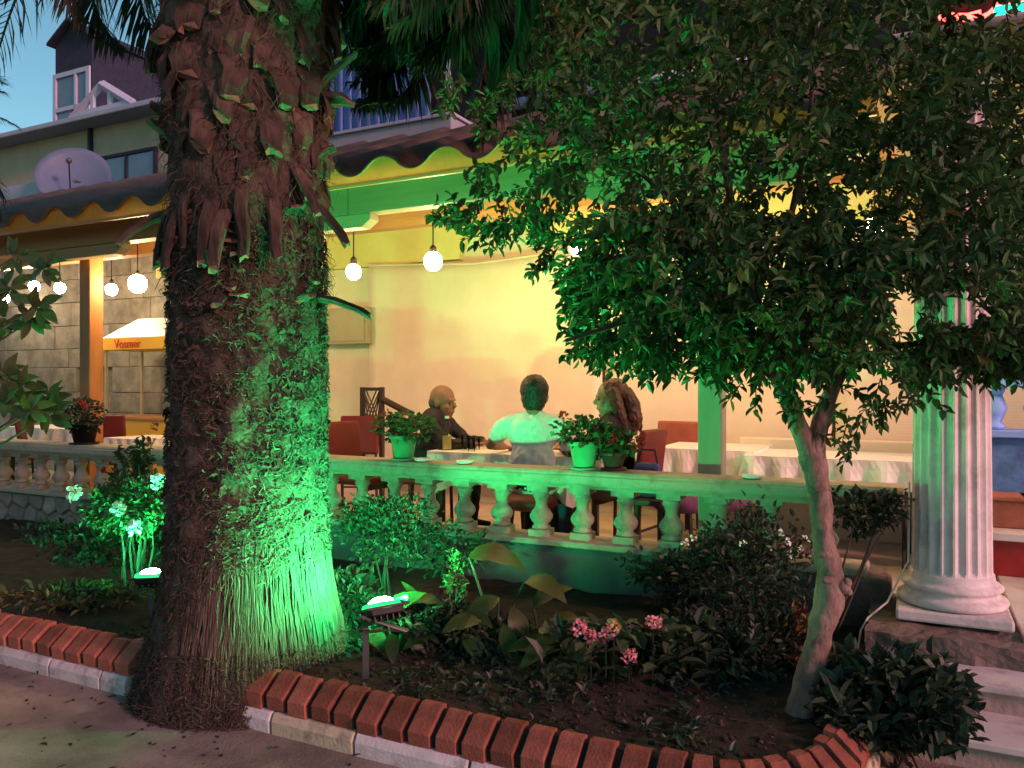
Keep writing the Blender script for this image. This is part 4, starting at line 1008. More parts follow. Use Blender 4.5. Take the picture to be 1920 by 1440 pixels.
def hair_long(P, HT, rot, T):
    h = MB(); h.ell(HT(0, -.030, .048), (.100, .112, .100), 18, 12, rot)
    for s_ in (-1, 1):
        h.tube([HT(.070 * s_, -.01, .06), HT(.092 * s_, -.035, -.03), HT(.098 * s_, -.06, -.13), HT(.088 * s_, -.085, -.21)], [.045, .048, .046, .022], 10)
    h.tube([HT(0, -.09, .05), HT(0, -.13, -.04), HT(0, -.145, -.15), HT(0, -.13, -.25)], [.06, .075, .075, .035], 12)
    h.tube([HT(.03, -.10, .05), HT(.05, -.155, -.05), HT(.06, -.18, -.16), HT(.08, -.20, -.24)], [.03, .04, .036, .012], 8)
    fuse(h, 'long_hair', m_brown, P, .007, 2, .014, .03)
person('man in white T-shirt seated with his back to the street', -.085, .50, R(14), R(22), m_tee, m_jacket, lean=.06,
       larm=((-.36, .16, .80), (-.30, .40, .765)), rarm=((.30, .10, .70), (.16, .38, .765)), sleeve='short', hairfn=hair_short, hscale=1.2, build_=1.12, hz=.005)
person('bald man in dark jacket seated facing right at the table', -1.36, 1.00, R(-78), R(-93), m_jacket, m_jacket, lean=.12,
       larm=((-.26, .30, .76), (-.12, .52, .765)), rarm=((.27, .28, .76), (.14, .52, .765)), hairfn=hair_grey, skin=m_skin2, hscale=1.2, build_=1.05, hz=-.06)
person('long haired woman in black top seated facing left', .50, .84, R(84), R(113), m_black, m_denim, lean=.05,
       larm=((-.27, .20, .74), (-.12, .42, .765)), rarm=((.28, .16, .74), (.16, .40, .765)), hairfn=hair_long, hscale=1.14, build_=.96, hz=-.01)
# handbag hanging on the woman's chair
q = pv(1217, 850, .55); hb_ = thing('handbag', 'dark blue cloth handbag beside the woman', 'handbag', (q.x, .52, .78))
MB().box((q.x, .52, .85), (.22, .10, .24), top=.8).build('bag', m_denim, hb_, bevel=.03); MB().tube([(q.x - .07, .52, .96), (q.x - .05, .52, 1.06), (q.x + .05, .52, 1.06), (q.x + .07, .52, .96)], .008, 6).build('strap', m_black, hb_)
st_ = thing('side_stool', 'dark stool carrying the blue handbag', 'stool', (q.x, .52, .25))
MB().box((q.x, .52, .705), (.30, .28, .04)).build('seat', m_chairleg, st_, bevel=.006)
for a in (-1, 1):
    for c in (-1, 1): MB().box((q.x + a * .12, .52 + c * .11, .468), (.03, .03, .434)).build('leg', m_chairleg, st_)
# ================================================================== THE PALM
PC = Vector((-1.331, 4.05, 0)); 
pm = thing('palm_tree', 'thick palm trunk with shaggy fibre and cut leaf stubs in front of the terrace', 'palm tree', (PC.x, PC.y, 0), 'x')
def prad(z):
    ks = [(-.05, .56), (0.0, .535), (.10, .505), (.22, .475), (.40, .43), (.55, .402), (.75, .378), (1.2, .37), (1.9, .365), (2.3, .36), (2.8, .375), (3.4, .40), (4.2, .40)]
    for (a, ra), (b, rb) in zip(ks, ks[1:]):
        if z <= b: return ra + (rb - ra) * max(0, (z - a)) / (b - a)
    return .4
def psurf(a, z, off=0.0):
    r = prad(z) + off; return Vector((PC.x + r * math.cos(a), PC.y + r * math.sin(a), z))
g = MB(); nz, na = 110, 96
for i in range(nz + 1):
    z = -.05 + 4.25 * i / nz
    for k in range(na):
        a = 2 * math.pi * k / na; d = Vector((math.cos(a) * 3, math.sin(a) * 3, z * 2))
        rough = .024 * mnoise.noise(d * 2.2) + .016 * mnoise.noise(d * 6) + .026 * mnoise.noise(Vector((a * 3, z * 11, 7))) + .016 * mnoise.noise(Vector((a * 8, z * 25, 2)))
        if z < .75: rough = .009 * mnoise.noise(Vector((a * 22, z * 1.2, 0))) + .02 * mnoise.noise(Vector((a * 3, z, 3))) + .004 * mnoise.noise(Vector((a * 60, z * 5, 0)))
        p = psurf(a, z, rough); g.v.append(p)
for i in range(nz):
    for k in range(na): k2 = (k + 1) % na; g.face((i * na + k, i * na + k2, (i + 1) * na + k2, (i + 1) * na + k))
g.face([nz * na + k for k in range(na)])
g.build('trunk', m_palmcore, pm, smooth=True)
# fibre mat: thin curved strips hugging the trunk between the bare foot and the stubs
def strip(g, pts, w, nrm, t):
    b = len(g.v)
    for i, p in enumerate(pts):
        d = (pts[min(i + 1, len(pts) - 1)] - pts[max(0, i - 1)]); s = d.cross(nrm); s = s.normalized() if s.length > 1e-6 else Vector((1, 0, 0))
        ww = w * (1 - .7 * i / (len(pts) - 1)); g.v += [p - s * ww / 2, p + s * ww / 2]
    for i in range(len(pts) - 1): g.face((b + 2 * i, b + 2 * i + 1, b + 2 * i + 3, b + 2 * i + 2), t)
FACE0, FACE1 = R(-205), R(25)                 # the part of the trunk that the street side sees
def fibres(n, z0, z1, lo, hi, off, w, vert, tmin=0, tmax=1, a0=FACE0, a1=FACE1):
    g = MB()
    for k in range(n):
        a = rnd.uniform(a0, a1); z = rnd.uniform(z0, z1); L = rnd.uniform(lo, hi)
        if mnoise.noise(Vector((a * 3.2, z * 9, 1.5))) < .02 and rnd.random() < .85: continue
        if rnd.random() < .55: z = z0 + (z1 - z0) * (round((z - z0) / .085) * .085 / (z1 - z0)) + rnd.gauss(0, .012)   # shaggy rings
        da = rnd.choice((-1, 1)) * L / .38 * rnd.uniform(.5, 1) * (1 - vert); dz = L * rnd.gauss(-.25, .5) * (1 - vert) - vert * L
        bow = rnd.uniform(.0, off); p = []
        for q in range(4):
            f = q / 3; o = .006 + bow * math.sin(f * math.pi * rnd.uniform(.6, 1)) + f * rnd.uniform(0, off * .8)
            p.append(psurf(a + da * f + rnd.gauss(0, .02), z + dz * f + rnd.gauss(0, .008), o))
        nrm = Vector((math.cos(a), math.sin(a), rnd.uniform(-.6, .6))) + rv(.5)
        strip(g, p, w * rnd.uniform(.5, 1.6), nrm, min(1, max(0, rnd.uniform(tmin, tmax))))
    return g
fibres(14000, .70, 2.2, .018, .06, .020, .006, .0, 0, .75).build('trunk_fibre', m_fibre, pm, tint=True, kind='stuff')
fibres(1900, .78, 2.3, .03, .075, .022, .020, .25, 0, .55).build('trunk_husk', m_fibre, pm, tint=True, kind='stuff')
fibres(4200, .60, 1.0, .02, .055, .014, .005, .2, .3, 1).build('lower_fibre', m_fibre, pm, tint=True, kind='stuff')
fibres(3000, 2.0, 3.7, .07, .2, .05, .005, .5, 0, .6).build('stub_fibre', m_fibre, pm, tint=True, kind='stuff')
fibres(5200, .12, .85, .018, .05, .014, .005, .3, 0, .6, FACE0, R(-100)).build('foot_fibre', m_fibre, pm, tint=True, kind='stuff')
# bare foot: vertical root ridges
g = MB()
for k in range(520):
    a = rnd.uniform(R(-112), FACE1); z1 = rnd.uniform(.42, .82); z0 = z1 - rnd.uniform(.15, .45); p = []
    for q in range(5):
        f = q / 4; p.append(psurf(a + rnd.gauss(0, .012), z1 + (max(.05, z0) - z1) * f, .004 + .006 * math.sin(f * math.pi)))
    g.tube(p, [.002, .004, .005, .004, .002], 4, t=rnd.uniform(.2, 1))
g.build('root_ridge', m_root, pm, tint=True, kind='stuff')
# brown root mat piled at the foot
g = MB()
for k in range(9000):
    a = rnd.uniform(R(-215), R(35)); z = .30 * rnd.random() ** 1.5; o = rnd.uniform(-.015, .022); L = rnd.uniform(.015, .055)
    b = psurf(a, z, o); d = (Vector((-math.sin(a), math.cos(a), 0)) * rnd.uniform(-1, 1) + Vector((0, 0, -1)) * rnd.uniform(-.2, 1) + Vector((math.cos(a), math.sin(a), 0)) * rnd.uniform(-.1, .4)).normalized()
    p = [b + d * L * q / 3 + rv(.008) for q in range(4)]
    for q in p: q.z = max(q.z, .004)
    strip(g, p, rnd.uniform(.003, .008), Vector((math.cos(a), math.sin(a), .3)) + rv(.5), rnd.random() ** 1.4 * .85)
g.build('root_mat', m_root, pm, tint=True, kind='stuff')
# cut leaf stubs
def stub_mesh(w, L, th, seed):
    rr = random.Random(seed); g = MB(); prof = [(0, w, th), (.35, w * .92, th * .9), (.75, w * .74, th * .8), (1, w * .66, th * .78)]
    rings = []
    for f, ww, t in prof:
        c = Vector((rr.uniform(-.012, .012), L * f, -.02 * math.sin(f * 3)))
        ring = []
        for x, z in ((-.5, -.15), (-.32, -.5), (.32, -.5), (.5, -.15), (.42, .3), (0, .5), (-.42, .3)):
            ring.append(len(g.v)); g.v.append(c + Vector((x * ww * (1 + rr.uniform(-.22, .22)), rr.uniform(-.022, .022) * (f > 0), z * t * (1 + rr.uniform(-.25, .25)))))
        rings.append(ring)
    for a, b in zip(rings, rings[1:]):
        for k in range(7): g.face((a[k], a[(k + 1) % 7], b[(k + 1) % 7], b[k]))
    g.cur = 1; g.face(rings[-1]); g.cur = 0
    return g.mesh('leaf_stub', [m_stub, m_stubcut])
stubs = [stub_mesh(rnd.uniform(.11, .19), rnd.uniform(.14, .26), rnd.uniform(.034, .05), k) for k in range(6)]
planks = [stub_mesh(rnd.uniform(.065, .085), rnd.uniform(.24, .32), .04, 20 + k) for k in range(4)]
def place_stub(me, a, z, pitch, off=-.02, roll=0, sc_=1.0):
    p = psurf(a, z, off); out = Vector((math.cos(a), math.sin(a), 0)); d = (out * math.cos(pitch) + Vector((0, 0, 1)) * math.sin(pitch)).normalized()
    s = Vector((-math.sin(a), math.cos(a), 0)); s = (s + rv(.38)).normalized(); s = (s - d * s.dot(d)).normalized(); n = s.cross(d)
    m = Matrix((s, d, n)).transposed()
    return inst('leaf_stub', me, pm, p, m.to_euler(), sc_)
gold = R(137.5); k = 0; z = 2.50
while z < 3.75:
    a = (k * gold) % (2 * math.pi); am = a if a < math.pi else a - 2 * math.pi
    if not (R(35) < am < R(145)):
        place_stub(rnd.choice(stubs), a + rnd.gauss(0, .08), z + rnd.gauss(0, .03), rnd.uniform(R(-89), R(-62)) if rnd.random() < .82 else rnd.uniform(R(-55), R(75)), sc_=rnd.uniform(.6, 1.3))
    z += .0092; k += 1
# long flat boards below the stubs, and a few that stick out
for ang, z, pt in ((-118, 2.42, -82), (-104, 2.40, -84), (-92, 2.38, -80), (-128, 2.36, -86), (-78, 2.42, -75), (-60, 2.40, -70), (-142, 2.40, -82), (-160, 2.38, -76)):
    place_stub(rnd.choice(planks), R(ang + rnd.uniform(-5, 5)), z + rnd.uniform(-.07, .07), R(pt + rnd.uniform(-4, 9)), .01, sc_=rnd.uniform(.6, 1.1))
for ang, z, pt in ((-22, 2.42, -48), (-168, 2.38, -35), (-8, 1.95, -20), (-15, 2.95, 40), (-35, 2.55, -60)):
    place_stub(planks[1], R(ang), z, R(pt), .0, sc_=rnd.uniform(.85, 1.05))
for k in range(26): place_stub(rnd.choice(stubs), rnd.uniform(FACE0, FACE1), rnd.uniform(1.85, 2.3), R(rnd.uniform(-30, 55)), -.06, sc_=rnd.uniform(.5, .9))
# fronds
def frond_mesh(L, droop, seed, n=46, spread=1.0, lw=.020, ll=.36):
    """grows along +Y from the origin and bends down in -Z"""
    rr = random.Random(seed); g = MB(); pts = []; ang = 0; p = Vector((0, 0, 0)); N = 24
    for i in range(N + 1):
        pts.append(p.copy()); ang -= droop / N * (1.5 if i > N * .35 else .7); p = p + Vector((0, math.cos(ang), math.sin(ang))) * L / N
    g.tube(pts, [.022 * (1 - .85 * i / N) + .003 for i in range(N + 1)], 5, t=.6)
    for k in range(n):
        f = .12 + .87 * k / n; x = f * N; i = min(N - 1, int(x)); c = pts[i].lerp(pts[i + 1], x - i); tan = (pts[i + 1] - pts[i]).normalized()
        l = ll * (math.sin(math.pi * min(1, f * .9 + .1)) * .8 + .3) * rr.uniform(.8, 1.1)
        for s in (-1, 1):
            up = Vector((1, 0, 0)).cross(tan)
            d = (Vector((s, 0, 0)) * spread * rr.uniform(.5, .9) + tan * rr.uniform(.7, 1.1) + up * rr.uniform(-.1, .3)).normalized(); b = len(g.v)
            w = Vector((0, 0, 1)).cross(d); w = w.normalized() if w.length > .01 else Vector((1, 0, 0)); t = rr.random()
            m = c + d * l * .55 + Vector((0, 0, -.04 * l)); e = c + d * l + Vector((0, 0, -.34 * l * rr.uniform(.5, 1.4)))
            g.v += [c - w * lw * .25, c + w * lw * .25, m + w * lw * .5, m - w * lw * .5, e]
            g.face((b, b + 1, b + 2, b + 3), t); g.face((b + 3, b + 2, b + 4), t)
    return g.mesh('frond', m_frond, tint=True)
fr_hang = [frond_mesh(2.1, R(d), 100 + k, 95, .8, .024, .40) for k, d in enumerate((130, 142, 150, 136))]
fr_big = [frond_mesh(3.6, R(d), 300 + k, 70, 1.0, .03, .5) for k, d in enumerate((75, 90, 62))]
fr_live = [frond_mesh(2.6, R(d), 200 + k, 56, 1.0) for k, d in enumerate((85, 70, 95))]
def add_frond(parent, me, base, az, el, roll=0, sc_=1.0):
    d = Vector((math.cos(az) * math.cos(el), math.sin(az) * math.cos(el), math.sin(el))); s = Vector((math.sin(az), -math.cos(az), 0)); n = s.cross(d)
    m = Matrix((s, d, n)).transposed() @ Matrix.Rotation(roll, 3, 'Y')
    return inst('frond', me, parent, base, m.to_euler(), sc_)
top = Vector((PC.x, PC.y, 4.15))
for k in range(96):                                   # hanging skirt to the right and behind
    az = R(-42 + k * 1.35 + rnd.uniform(-6, 6)); add_frond(pm, rnd.choice(fr_hang), top + Vector((math.cos(az) * .3, math.sin(az) * .3, rnd.uniform(-.15, .15))), az, R(rnd.uniform(5, 45)), rnd.uniform(-.5, .5), rnd.uniform(.45, .82))
fr_far = [frond_mesh(2.6, R(d), 500 + k, 110, .7, .022, .42) for k, d in enumerate((104, 116, 96))]
for k in range(44):
    az = R(-28 + k * 2.1 + rnd.uniform(-5, 5)); add_frond(pm, rnd.choice(fr_far), top + Vector((math.cos(az) * .3, math.sin(az) * .3, rnd.uniform(-.05, .2))), az, R(rnd.uniform(12, 42)), rnd.uniform(-.6, .6), rnd.uniform(.62, .95))
for az, el, sc_ in ((168, 28, .75), (180, 15, .62), (158, 25, .8), (190, 10, .60), (148, 30, .85), (205, 20, .55)):
    add_frond(pm, rnd.choice(fr_hang), top + Vector((math.cos(R(az)) * .3, math.sin(R(az)) * .3, .05)), R(az), R(el), rnd.uniform(-.4, .4), sc_)
for k in range(46):  # unseen live crown overhead, made large and dense to shade out sky light
    az = R(k * 137.5); add_frond(pm, rnd.choice(fr_big), top + Vector((math.cos(az) * .2, math.sin(az) * .2, .25)), az, R(34 + 50 * (k / 46)), rnd.uniform(-.5, .5), rnd.uniform(.9, 1.1))
# a second palm just beyond the left edge: two fronds reach in
fr_flat = [frond_mesh(2.2, R(d), 400 + k, 60, .8, .016, .42) for k, d in enumerate((28, 38, 20))]
p2 = Vector((-5.25, 6.9, 0)); pl2 = thing('palm_tree', 'second palm beyond the left edge whose frond tips reach into the sky', 'palm tree', (p2.x, p2.y, .1), 'x')
MB().tube([p2 + Vector((0, 0, .1)), p2 + Vector((-.05, 0, 2)), p2 + Vector((0, 0, 4.0))], [.26, .22, .24], 16).build('trunk', m_palmcore, pl2, smooth=True)
for az, el, sc_ in ((-12, 14, .50), (8, 4, .44), (-35, 3, .50), (-2, -26, .56), (12, -32, .60), (-25, -22, .5), (-45, 30, .7), (150, 40, .8), (210, 40, .8), (90, 45, .8)):
    add_frond(pl2, rnd.choice(fr_flat), p2 + Vector((0, 0, 3.95)), R(az), R(el), rnd.uniform(-.3, .3), sc_)

# ================================================================== THE LEAFY TREE
TB = pd(1497, 1358, 3.25); 
tr = thing('leafy_tree', 'small leafy tree with pale knotted trunk standing in the bed', 'tree', (TB.x, TB.y, .12), 'x')
def rough_tube(name, mat, parent, pts, rad, n=14, sub=6, amp=.12, knots=()):
    P_, R_ = [], []
    for i in range(len(pts) - 1):
        for q in range(sub):
            f = q / sub; a = Vector(pts[max(0, i - 1)]); b = Vector(pts[i]); c = Vector(pts[i + 1]); d = Vector(pts[min(len(pts) - 1, i + 2)])
            P_.append(.5 * ((2 * b) + (c - a) * f + (2 * a - 5 * b + 4 * c - d) * f * f + (3 * b - a - 3 * c + d) * f ** 3)); R_.append(rad[i] + (rad[i + 1] - rad[i]) * f)
    P_.append(Vector(pts[-1])); R_.append(rad[-1]); g = MB(); g.tube(P_, R_, n)
    for i, p in enumerate(P_):
        for k in range(n):
            q = g.v[i * n + k]; dv = q - p; g.v[i * n + k] = p + dv * (1 + amp * mnoise.noise(q * 9) + amp * .6 * mnoise.noise(q * 22) + amp * .35 * mnoise.noise(q * 55))
    for c, r in knots: g.ell(c, r, 10, 7)
    return g.build(name, mat, parent, smooth=True)
tp_ = [pd(1495, 1375, 3.25), pd(1512, 1290, 3.25), pd(1536, 1190, 3.26), pd(1556, 1110, 3.27), pd(1545, 1010, 3.28), pd(1537, 920, 3.29), pd(1522, 850, 3.30)]
rough_tube('trunk', m_bark, tr, tp_, [.062, .052, .050, .058, .044, .045, .054], 24, 12, .2,
           knots=((pd(1580, 1100, 3.24), (.032, .03, .034)), (pd(1588, 1092, 3.23), (.02, .02, .018)), (pd(1590, 1110, 3.23), (.018, .018, .016)), (pd(1548, 1040, 3.245), (.034, .02, .02)), (pd(1552, 1088, 3.225), (.03, .012, .016))))
limbs = [[tp_[-2], tp_[-1] + Vector((-.01, 0, 0)), pd(1490, 780, 3.30), pd(1462, 720, 3.28), pd(1430, 600, 3.25), pd(1380, 430, 3.30)], [tp_[-2], tp_[-1] + Vector((.015, 0, 0)), pd(1545, 770, 3.34), pd(1580, 690, 3.38), pd(1640, 560, 3.42), pd(1690, 350, 3.45)],
         [pd(1462, 720, 3.28), pd(1380, 640, 3.15), pd(1280, 560, 3.05), pd(1150, 480, 3.0)], [pd(1430, 600, 3.25), pd(1330, 450, 3.4), pd(1180, 310, 3.5), pd(1000, 220, 3.6)],
         [pd(1580, 690, 3.38), pd(1680, 650, 3.35), pd(1800, 640, 3.3), pd(1900, 650, 3.3)], [pd(1640, 560, 3.42), pd(1750, 420, 3.3), pd(1850, 250, 3.2)],
         [pd(1380, 430, 3.30), pd(1350, 250, 3.3), pd(1330, 50, 3.3)], [pd(1430, 600, 3.25), pd(1480, 420, 3.5), pd(1520, 200, 3.6), pd(1530, -60, 3.6)], [pd(1300, 560, 3.06), pd(1180, 600, 3.0), pd(1060, 640, 2.98)]]
for k, l in enumerate(limbs):
    r0 = .050 if k < 2 else .02; rough_tube('limb', m_bark if k < 2 else m_twig, tr, l, [r0 * (1 - .78 * i / (len(l) - 1)) for i in range(len(l))], 9, 5, .12)
CROWN = [(805, 150), (850, 110), (930, 150), (1010, 130), (1030, 40), (1080, -90), (1960, -90), (1990, 690), (1860, 690), (1790, 690), (1760, 730), (1735, 790), (1690, 760), (1640, 785), (1590, 835), (1545, 820), (1560, 760), (1470, 770), (1440, 730), (1400, 755), (1330, 710), (1230, 700), (1165, 678), (1110, 668), (1030, 660), (1030, 645), (1090, 635), (1060, 560), (1010, 540), (1015, 500), (990, 440), (930, 450), (880, 435), (835, 410), (835, 390), (900, 370), (880, 300), (940, 270), (860, 215)]
HOLES = [(1700, 605, 34, 44), (1655, 700, 26, 16), (1600, 715, 20, 26), (1590, 745, 16, 22), (1800, 580, 54, 34), (1712, 400, 16, 36), (1085, 465, 16, 14), (1150, 590, 20, 22), (1210, 690, 20, 13), (965, 350, 22, 12), (1880, 300, 12, 12), (1845, 140, 22, 22), (1865, 18, 72, 30), (1330, 150, 16, 8), (1680, 820, 40, 20), (1290, 700, 18, 12)]
def inpoly(x, y):
    c = False; n = len(CROWN)
    for i in range(n):
        (x1, y1), (x2, y2) = CROWN[i], CROWN[(i + 1) % n]
        if (y1 > y) != (y2 > y) and x < (x2 - x1) * (y - y1) / (y2 - y1) + x1: c = not c
    return c
def edged(x, y):
    m = 1e9; n = len(CROWN)
    for i in range(n):
        a = Vector(CROWN[i]); b = Vector(CROWN[(i + 1) % n]); d = b - a; t = max(0, min(1, (Vector((x, y)) - a).dot(d) / d.length_squared)); m = min(m, (a + d * t - Vector((x, y))).length)
    return m
g = MB(); tw = MB(); cnt = 0
while cnt < 2850:
    x = rnd.uniform(800, 1990); y = rnd.uniform(-90, 835)
    if rnd.random() < .20: x = rnd.uniform(1080, 1680); y = rnd.uniform(400, 690)
    elif rnd.random() < .13: x = rnd.uniform(1690, 1960); y = rnd.uniform(605, 700) if rnd.random() < .45 else rnd.uniform(-20, 545)
    if not inpoly(x, y): continue
    if any(((x - hx) / (rx + 8)) ** 2 + ((y - hy) / (ry + 8)) ** 2 < 1 for hx, hy, rx, ry in HOLES): continue
    e = edged(x, y)
    if x < 1020 and y < 310 and rnd.random() < .5: continue            # looser at the upper left
    if y > 700 and rnd.random() < .25: continue
    if mnoise.noise(Vector((x * .012, y * .012, 2))) < -.28 and rnd.random() < .75: continue
    th = min(.85, .10 + e / 190.0); Y = 3.32 + rnd.uniform(-1, 1) * th + (0.12 if x < 1100 else 0)
    if x > 1690: Y = min(Y, 3.72)
    if 1230 < x < 1400 and y > 500: pass
    c = pd(x, y, Y); cnt += 1
    out = (c - pd(1440, 420, 3.32)); out.z *= .5; out = (out.normalized() * .6 + rdir() * .8 + Vector((0, 0, -.12))).normalized()
    L = rnd.uniform(.09, .20); p0 = c - out * L * .5; p1 = c + out * L * .5 + Vector((0, 0, -.02))
    tw.tube([p0, p1], [.003, .0015], 3, cap=False)
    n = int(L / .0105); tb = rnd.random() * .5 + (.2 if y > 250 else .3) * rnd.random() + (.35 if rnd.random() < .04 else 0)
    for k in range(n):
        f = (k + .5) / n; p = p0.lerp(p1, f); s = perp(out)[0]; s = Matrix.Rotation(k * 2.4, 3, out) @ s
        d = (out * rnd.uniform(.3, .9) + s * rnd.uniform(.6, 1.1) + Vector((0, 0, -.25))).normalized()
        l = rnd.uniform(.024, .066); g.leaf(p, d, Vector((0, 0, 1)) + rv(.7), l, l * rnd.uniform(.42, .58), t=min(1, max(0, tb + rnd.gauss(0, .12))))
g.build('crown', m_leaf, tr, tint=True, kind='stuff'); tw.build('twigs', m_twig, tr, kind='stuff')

# ================================================================== SHRUBS AND FLOWERS
def bush(name, label, cat, c, r, n, ll, mat, group=None, base_z=None, boff=0, stems=5, up=.3, clump=.5, lwr=.5, tlo=0, thi=1):
    """c, r in the world frame; leaves in clumps through an uneven volume"""
    bz = soil_z(*toW(c.x, c.y, 0)[:2]) if base_z is None else base_z
    t = thing(name, label, cat, (c.x, c.y, bz), 'x', group); g = MB()
    cl_ = []
    for k in range(max(6, int(n / 38))):
        d = rdir() * (rnd.random() ** .45); cl_.append(c + Vector((d.x * r[0], d.y * r[1], d.z * r[2])))
    for k in range(n):
        q = rnd.choice(cl_); p = q + Vector((rnd.gauss(0, r[0]), rnd.gauss(0, r[1]), rnd.gauss(0, r[2]))) * .17 / clump * .5
        p.z = max(p.z, bz + .01); out = (p - c); out = (out.normalized() * .6 + rdir() * .7 + Vector((0, 0, up))).normalized()
        l = ll * rnd.uniform(.65, 1.25); g.leaf(p, out, Vector((0, 0, 1)) + rv(.6), l, l * lwr * rnd.uniform(.8, 1.2), t=tlo + (thi - tlo) * rnd.random())
    g.build('foliage', mat, t, tint=True, kind='stuff')
    for k in range(stems):
        e = rnd.choice(cl_); b = Vector((c.x + boff + rnd.gauss(0, r[0] * .12), c.y + rnd.gauss(0, r[1] * .12), bz - .02)); m = b.lerp(e, .55) + rv(.03)
        MB().tube([b, m, e], [.009, .006, .003], 5).build('stem', m_twig, t)
    return t
def blossom(parent, p, r, n, mat, petal=.02, name='flower_head', tint=True):
    g = MB()
    for k in range(n):
        d = rdir(); d.y -= .35; d.z += .3; d.normalize(); q = p + d * r * rnd.uniform(.6, 1); g.leaf(q, (d + rdir() * .9).normalized(), d, petal * rnd.uniform(.8, 1.2), petal * .9, t=rnd.random(), fold=.1)
    return g.build(name, mat, parent, tint=tint)
B = 'shrubs in the planting bed'
bush('shrub', 'green lit leafy shrub hugging the right side of the palm trunk', 'shrub', pd(725, 990, 4.70), (.30, .18, .19), 2600, .032, m_leaf3, B, stems=5)
bush('shrub', 'low dark shrub below the balustrade right of the palm', 'shrub', pd(830, 1030, 4.85), (.30, .15, .15), 700, .05, m_leaf3, B)
bush('shrub', 'tall dark shrub with white blossom left of the tree trunk', 'shrub', pd(1400, 1075, 4.05), (.34, .30, .29), 2300, .045, m_leaf3, B, stems=8)
t = bpy.data.objects['shrub.002']
for px, py in ((1392, 1020), (1300, 1010), (1462, 1000), (1476, 1015), (1510, 1012), (1500, 1030), (1478, 1040), (1440, 1030), (1285, 1018)): blossom(t, pd(px, py, 3.8 + rnd.uniform(-.05, .1)), .012, 7, m_white, .016, 'blossom', False)
bush('shrub', 'dark spreading shrub below the tall shrub, left of the tree foot', 'shrub', pd(1360, 1215, 3.75), (.34, .25, .14), 1500, .055, m_leaf3, B)
bush('shrub', 'dense dark green shrub beside the marble steps', 'shrub', pd(1680, 1312, 3.16), (.26, .22, .15), 2300, .075, m_leaf3, B, base_z=0.02, tlo=.2, lwr=.55, stems=9)
bush('shrub', 'leafy shrub behind the tree trunk before the rail end', 'shrub', pd(1612, 955, 4.1), (.19, .15, .11), 700, .05, m_leaf3, B, stems=4, boff=-.17)
bush('shrub', 'brown leaved plant behind the foot of the tree trunk', 'shrub', pd(1480, 1200, 3.75), (.10, .10, .15), 260, .05, M('brown leaf', (.12, .06, .025), .6, tint=[(.06, .03, .015), (.13, .06, .025), (.2, .1, .04)], transl=.2), B)
t = bush('rose_bush', 'rose bush with white blooms left of the palm trunk', 'rose bush', pd(245, 940, 4.95), (.26, .22, .20), 1700, .038, m_leaf2, stems=8, tlo=0, thi=.7)
for px, py, r in ((300, 905, .035), (222, 955, .025), (252, 990, .03), (138, 925, .028)): blossom(t, pd(px, py, 4.72), r, 26, m_white, .035, 'bloom', False)
bush('shrub', 'low dark ivy mound at the foot of the stone clad wall', 'shrub', pd(200, 1020, 5.3), (.5, .25, .16), 1500, .05, m_leaf3, B)
bush('shrub', 'thin olive ground plants behind the left kerb', 'shrub', pd(120, 1120, 4.7), (.6, .25, .05), 650, .05, M('olive leaf', (.07, .06, .025), .7, tint=[(.03, .03, .015), (.06, .055, .02), (.11, .09, .035)], transl=.1), B, stems=3)
bush('shrub', 'pale fern like sprig in front of the low wall', 'shrub', pd(855, 1085, 4.2), (.06, .06, .13), 230, .035, m_leaf2, B, tlo=.6, stems=3)
t = bush('rose_bush', 'sparse rose stems growing up past the left railing', 'rose bush', pd(265, 850, 5.2), (.12, .1, .2), 260, .05, m_leaf2, stems=5)
for px, py in ((292, 800), (200, 884), (285, 830)): blossom(t, pd(px, py, 5.0), .02, 14, m_redfl, .025, 'bloom', False)
for k_, (px, py, Y, rx, rz_, n_, lab) in enumerate(((800, 1165, 4.15, .28, .10, 900, 'dark leafy ground cover behind the right floodlight'), (960, 1205, 4.0, .30, .09, 900, 'dark leafy ground cover left of the pink flowers'), (1130, 1225, 3.95, .34, .08, 1000, 'dark leafy ground cover around the pink flowers'), (1290, 1195, 3.95, .30, .13, 1000, 'dark leafy ground cover right of the pink flowers'), (660, 1130, 4.5, .22, .16, 800, 'dark shrub in the shade behind the palm foot'), (1250, 1080, 4.6, .26, .17, 1000, 'dark shrub against the low wall left of the white blossom'))):
    bush('ground_cover', lab, 'ground cover', pd(px, py, Y), (rx, .2, rz_), n_, .05, m_leaf3, 'dark ground cover in the bed', stems=4)
g = MB()
for k in range(620):
    u = rnd.uniform(-.5, 1.95); v = rnd.uniform(-2.08, -1.0)
    if u > 1.72 and (u - 1.72) ** 2 + max(0, -1.68 - v) ** 2 > 0.40 ** 2: continue
    if mnoise.noise(Vector((u * 2.5, v * 2.5, 9))) < -.05: continue
    c_ = Vector((u, v, soil_z(u, v)))
    for j in range(rnd.randint(3, 7)):
        d = rdir(); d.z = abs(d.z) * .7 + .1; l = rnd.uniform(.02, .055); g.leaf(c_ + rv(.012) + Vector((0, 0, .012)), d, Vector((0, 0, 1)) + rv(.4), l, l * .5, t=rnd.random())
g.build('weeds', m_leaf3, kind='stuff', tint=True, label='low dark weeds scattered over the soil of the bed', category='weeds')
